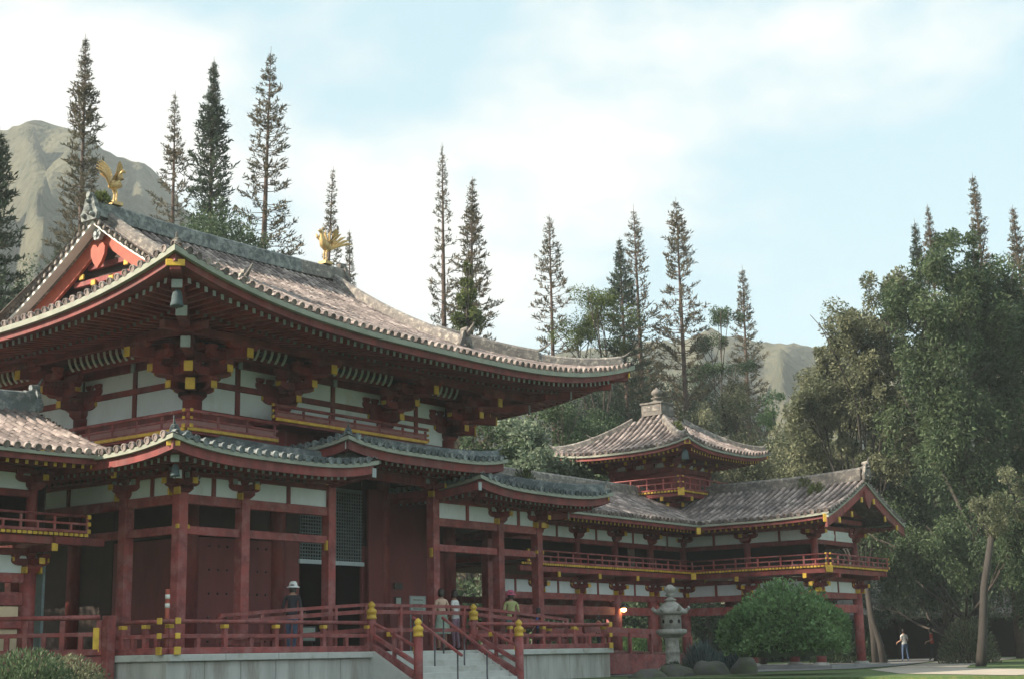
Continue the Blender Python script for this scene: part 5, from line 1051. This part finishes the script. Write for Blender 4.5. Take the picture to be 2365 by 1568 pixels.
material('rock', (.085, .085, .08), (.05, .05, .048), .9, 3, bump=.5, bscale=14, c3=(.08, .10, .05), c3amt=.45, c3scale=3)
# ---- rocks by the lantern
def rock(c, r, lb):
    bm = bmesh.new(); bmesh.ops.create_icosphere(bm, subdivisions=3, radius=1)
    for v in bm.verts: k = 1+.28*mno.noise(v.co*1.4+Vector(c))+.1*mno.noise(v.co*4+Vector(c)); v.co = Vector((v.co.x*r[0]*k, v.co.y*r[1]*k, v.co.z*r[2]*k))
    me = bpy.data.meshes.new('rock'); bm.to_mesh(me); bm.free(); me.materials.append(MAT['rock']); me.polygons.foreach_set('use_smooth', [True]*len(me.polygons))
    o = inst('garden_rock', me, None, Matrix.Translation(c)); setp(o, lb, 'rock', 'rocks at the pond edge')
for c, r, lb in (((8.4, -10.0, GZ), (.6, .45, .38), 'low grey rock left of the lantern base'), ((10.6, -9.9, GZ), (.7, .5, .45), 'mossy grey rock right of the lantern base'), ((12.0, -10.3, GZ), (.45, .4, .55), 'upright pale rock below the spiky plants'), ((7.2, -9.8, GZ-.1), (.7, .5, .35), 'flat rock at the pond edge next to the podium')): rock(c, r, lb)
# ---- hedge behind the corridors
hg = thing('boundary_hedge', (38, 9.5, GZ), 'long dark green hedge seen through the open corridor columns', 'hedge')
n = 20000; Ph = np.stack([rng.uniform(12, 66, n), 9.5+rng.uniform(-1.0, 1.0, n)-rng.uniform(0, 1, n), .1+rng.uniform(0, 1, n)**.8*3.9], 1); Ph[:, 2] += .5*np.sin(Ph[:, 0]*.9)
inst('leaves', quadmesh('leaves', leaves(Ph-np.array([38, 9.5, GZ]), rng.normal(size=(n, 3))+np.array([0, -.5, .3]), .24, .11), 'leaf_mid'), hg, Matrix.Translation((38, 9.5, GZ)))
for i in range(18): cyl('stem', hg, 'bark', (13.5+3*i, 9.6, GZ), (13.6+3*i, 9.7, GZ+3.2), .07, .03, 7)
box('dark_core', hg, 'leaf_pine_dark', (39, 10.2, 2.0), (54, 1.0, 3.4))  # dark block inside the hedge stands in for its inner shade
# ---- far pavilion
pv = thing('garden_pavilion', (64, 3, GZ), 'low dark pavilion with grey shingled roof behind the right-hand trunks', 'building')
material('shingle', (.17, .155, .14), (.11, .10, .095), .95, 1.2, bump=.5, bscale=6)
ux = Vector((.60, -.80, 0)); uy = Vector((.80, .60, 0)); c0 = Vector((67, 2.5, 0))
def PV(a, b, z): q = c0+ux*a+uy*b; return (q.x, q.y, z)
mobj('roof', [PV(-13, -4, 3.1), (PV(13, -4, 3.0)), PV(13, 4, 3.1), PV(-13, 4, 3.1), PV(-9, 0, 5.7), PV(9, 0, 5.6), PV(-13, -4, 2.85), PV(13, -4, 2.75), PV(13, 4, 2.85), PV(-13, 4, 2.85)], [(0, 1, 5, 4), (1, 2, 5), (2, 3, 4, 5), (3, 0, 4), (6, 9, 8, 7), (0, 6, 7, 1), (1, 7, 8, 2), (2, 8, 9, 3), (3, 9, 6, 0)], 'shingle', pv)
for i in range(9): q = PV(-11+2.75*i, -2.9, 0); box('post', pv, 'dark_wood_shade', (q[0], q[1], 1.6), (.22, .22, 2.6))
q = PV(0, 1.5, 0); box('back_wall', pv, 'dark_wood_shade', (q[0], q[1], 1.6), (24, .15, 2.6), math.atan2(ux.y, ux.x))
# ================================================================ PEOPLE
material('skin', (.42, .25, .18), (.38, .22, .155), .55, 4); material('hair', (.02, .015, .013), (.03, .022, .02), .5, 9)
for k, c in dict(navy=(.025, .025, .035), white=(.75, .76, .76), jean=(.10, .16, .28), peach=(.62, .44, .34), sage=(.38, .50, .42), lilac=(.40, .26, .36), yelgreen=(.42, .45, .20), pink=(.55, .12, .22), blue=(.05, .10, .33), orange=(.55, .17, .10), scarlet=(.5, .06, .04), dark=(.03, .035, .035), teal=(.12, .28, .27)).items(): material('cloth_'+k, c, tuple(v*.8 for v in c), .85, 9, bump=.2, bscale=25)
def person(pos, rz, top, bottom, label, H=1.66, hat=None, hair='hair', skirt=False, arm=.25, lean=0.05, step=.12, longsleeve=False, group='temple visitors'):
    k = H/1.70; t = thing('person', pos, label, 'person', group)
    J = []; E = []; Rd = []
    def v(x, y, z, r, par=None):
        J.append((x*k, (y-lean*max(0, z-.9))*k, z*k)); Rd.append((r[0]*k, r[1]*k) if isinstance(r, tuple) else (r*k, r*k))
        if par is not None: E.append((par, len(J)-1))
        return len(J)-1
    pel = v(0, 0, .93, (.15, .11)); wa = v(0, -.005, 1.08, (.125, .095), pel); ch = v(0, -.01, 1.27, (.155, .105), wa); up = v(0, 0, 1.39, (.12, .085), ch); nk = v(0, -.01, 1.46, .05, up); h0 = v(0, -.02, 1.53, (.068, .078), nk); h1 = v(0, -.025, 1.60, (.076, .092), h0); h2 = v(0, -.02, 1.66, (.062, .075), h1)
    v(0, -.115, 1.585, .014, h1)
    for s in (-1, 1):
        hp = v(.09*s, 0, .86, (.095, .10), pel); kn = v(.10*s, -.02-step*s*.5, .49, .06, hp); an = v(.10*s, .02-step*s, .09, .042, kn); v(.11*s, -.10-step*s, .035, (.04, .03), an)
        sh = v(.175*s, 0, 1.37, .055, up); el = v(.235*s, .02, 1.10, .041, sh); wr = v((.25)*s, -arm, .90+arm*.35, .029, el); pm = v(.255*s, -arm-.05, .84+arm*.35, (.034, .02), wr)
        for q, (dx, ln) in enumerate(((-.026, .055), (-.009, .07), (.009, .068), (.024, .05))): f1 = v(.255*s+dx, -arm-.075, .80+arm*.35, .0085, pm); v(.255*s+dx, -arm-.075, .80+arm*.35-ln*.7, .007, f1)
        v(.22*s, -arm-.075, .845+arm*.35, .009, pm)
    me = bpy.data.meshes.new('body'); me.from_pydata(J, E, []); ob = bpy.data.objects.new('tmp', me); COL.objects.link(ob)
    md = ob.modifiers.new('s', 'SKIN'); md.use_smooth_shade = True
    for i, sv in enumerate(me.skin_vertices[0].data): sv.radius = Rd[i]; sv.use_root = (i == 0)
    sb = ob.modifiers.new('b', 'SUBSURF'); sb.levels = 1; sb.render_levels = 1
    dg = bpy.context.evaluated_depsgraph_get(); out = bpy.data.meshes.new_from_object(ob.evaluated_get(dg)); bpy.data.objects.remove(ob)
    out.materials.clear()
    for m_ in ('skin', top, bottom, 'cloth_dark'): out.materials.append(MAT[m_])
    idx = []
    for p_ in out.polygons:
        c = p_.center/k; z = c.z; x = abs(c.x)
        if x > .19 and z < 1.42: idx.append(1 if (z > (1.0 if longsleeve else 1.2)) else 0)
        elif z > 1.43: idx.append(0)
        elif z > .92: idx.append(1)
        elif z > .075: idx.append(2 if (not skirt or z > .5) else 0)
        else: idx.append(3)
    out.polygons.foreach_set('material_index', idx); out.polygons.foreach_set('use_smooth', [True]*len(idx))
    M = Matrix.Translation(pos) @ Matrix.Rotation(rz, 4, 'Z'); inst('body', out, t, M)
    hy = (-.02-lean*.7)*k; hz = 1.60*k
    def loc_lathe(nm, mat, prof, cy, cz, sy=1.0):
        V = []; sg = 14
        for (r, z) in prof: V += [M @ Vector((r*k*math.cos(2*math.pi*i/sg), cy+r*k*sy*math.sin(2*math.pi*i/sg), cz+z*k)) for i in range(sg)]
        Fq = [(j*sg+i, j*sg+(i+1) % sg, (j+1)*sg+(i+1) % sg, (j+1)*sg+i) for j in range(len(prof)-1) for i in range(sg)]+[tuple(range((len(prof)-1)*sg, len(prof)*sg))]
        mobj(nm, V, Fq, mat, t, smooth=True)
    loc_lathe('hair', hair, [(.085, -.10), (.094, -.03), (.094, .04), (.08, .09), (.045, .125), (.01, .135)], hy+.022*k, hz, 1.1)
    if hat: loc_lathe('hat', hat, [(.17, -.015), (.165, .0), (.108, .035), (.10, .10), (.07, .14), (.01, .15)], hy, hz+.03*k)
    if skirt: loc_lathe('skirt', bottom, [(.27, .46), (.25, .6), (.20, .78), (.165, .93), (.15, 1.02)], 0, 0, .85)
FZ = 1.17
person((-4.11, -6.6, FZ), R(120), 'cloth_navy', 'cloth_jean', 'person in white sun hat and dark long-sleeved top, walking on the veranda', 1.66, hat='cloth_white', arm=.3, lean=.12, longsleeve=True)
person((1.65, -6.6, FZ), R(165), 'cloth_peach', 'cloth_sage', 'person in peach top and pale green skirt, facing the hall', 1.66, skirt=True, arm=.15, step=.02)
person((2.31, -6.55, FZ), R(195), 'cloth_white', 'cloth_lilac', 'dark-haired person in white top and lilac trousers beside the peach top', 1.64, arm=.12, step=.03)
person((4.96, -6.5, FZ), R(140), 'cloth_yelgreen', 'cloth_teal', 'person in yellow-green shirt and pink cap near the second right column', 1.66, hat='cloth_pink', arm=.2, step=.05)
person((6.76, -6.2, FZ-.05), R(190), 'cloth_blue', 'cloth_dark', 'person in blue shirt behind the railing by the last right column', 1.28, arm=.1, step=.03)
person((10.9, -5.6, 1.03), R(250), 'cloth_orange', 'cloth_dark', 'person in orange top on the red ramp', 1.2, arm=.2)
person((48.1, -.7, GZ), R(150), 'cloth_white', 'cloth_jean', 'distant person in white top on the path below the trees', 1.68, arm=.3)
person((49.0, -1.9, GZ), R(200), 'cloth_scarlet', 'cloth_dark', 'distant person in red top on the path below the trees', 1.68, arm=.3)
person((47.3, .5, GZ), R(100), 'cloth_teal', 'cloth_dark', 'distant person in muted teal, leftmost on the path below the trees', 1.6, arm=.2)
# ================================================================ HAZE
hz = bpy.data.materials.new('haze'); hz.use_nodes = True; ht_ = hz.node_tree; ht_.nodes.clear()
pv_ = ht_.nodes.new('ShaderNodeVolumePrincipled'); pv_.inputs['Color'].default_value = (.82, .94, 1, 1); pv_.inputs['Density'].default_value = .0005; pv_.inputs['Anisotropy'].default_value = 0
mo_ = ht_.nodes.new('ShaderNodeOutputMaterial'); ht_.links.new(pv_.outputs[0], mo_.inputs['Volume']); MAT['haze'] = hz
V = [(x, y, z) for z in (-2.2, 232) for x, y in ((-3700, -3700), (3700, -3700), (3700, 3700), (-3700, 3700))]
hb = mobj('haze', V, [(3, 2, 1, 0), (4, 5, 6, 7), (0, 1, 5, 4), (1, 2, 6, 5), (2, 3, 7, 6), (3, 0, 4, 7)], 'haze', None, loc=(0, 0, 0)); hb['kind'] = 'stuff'
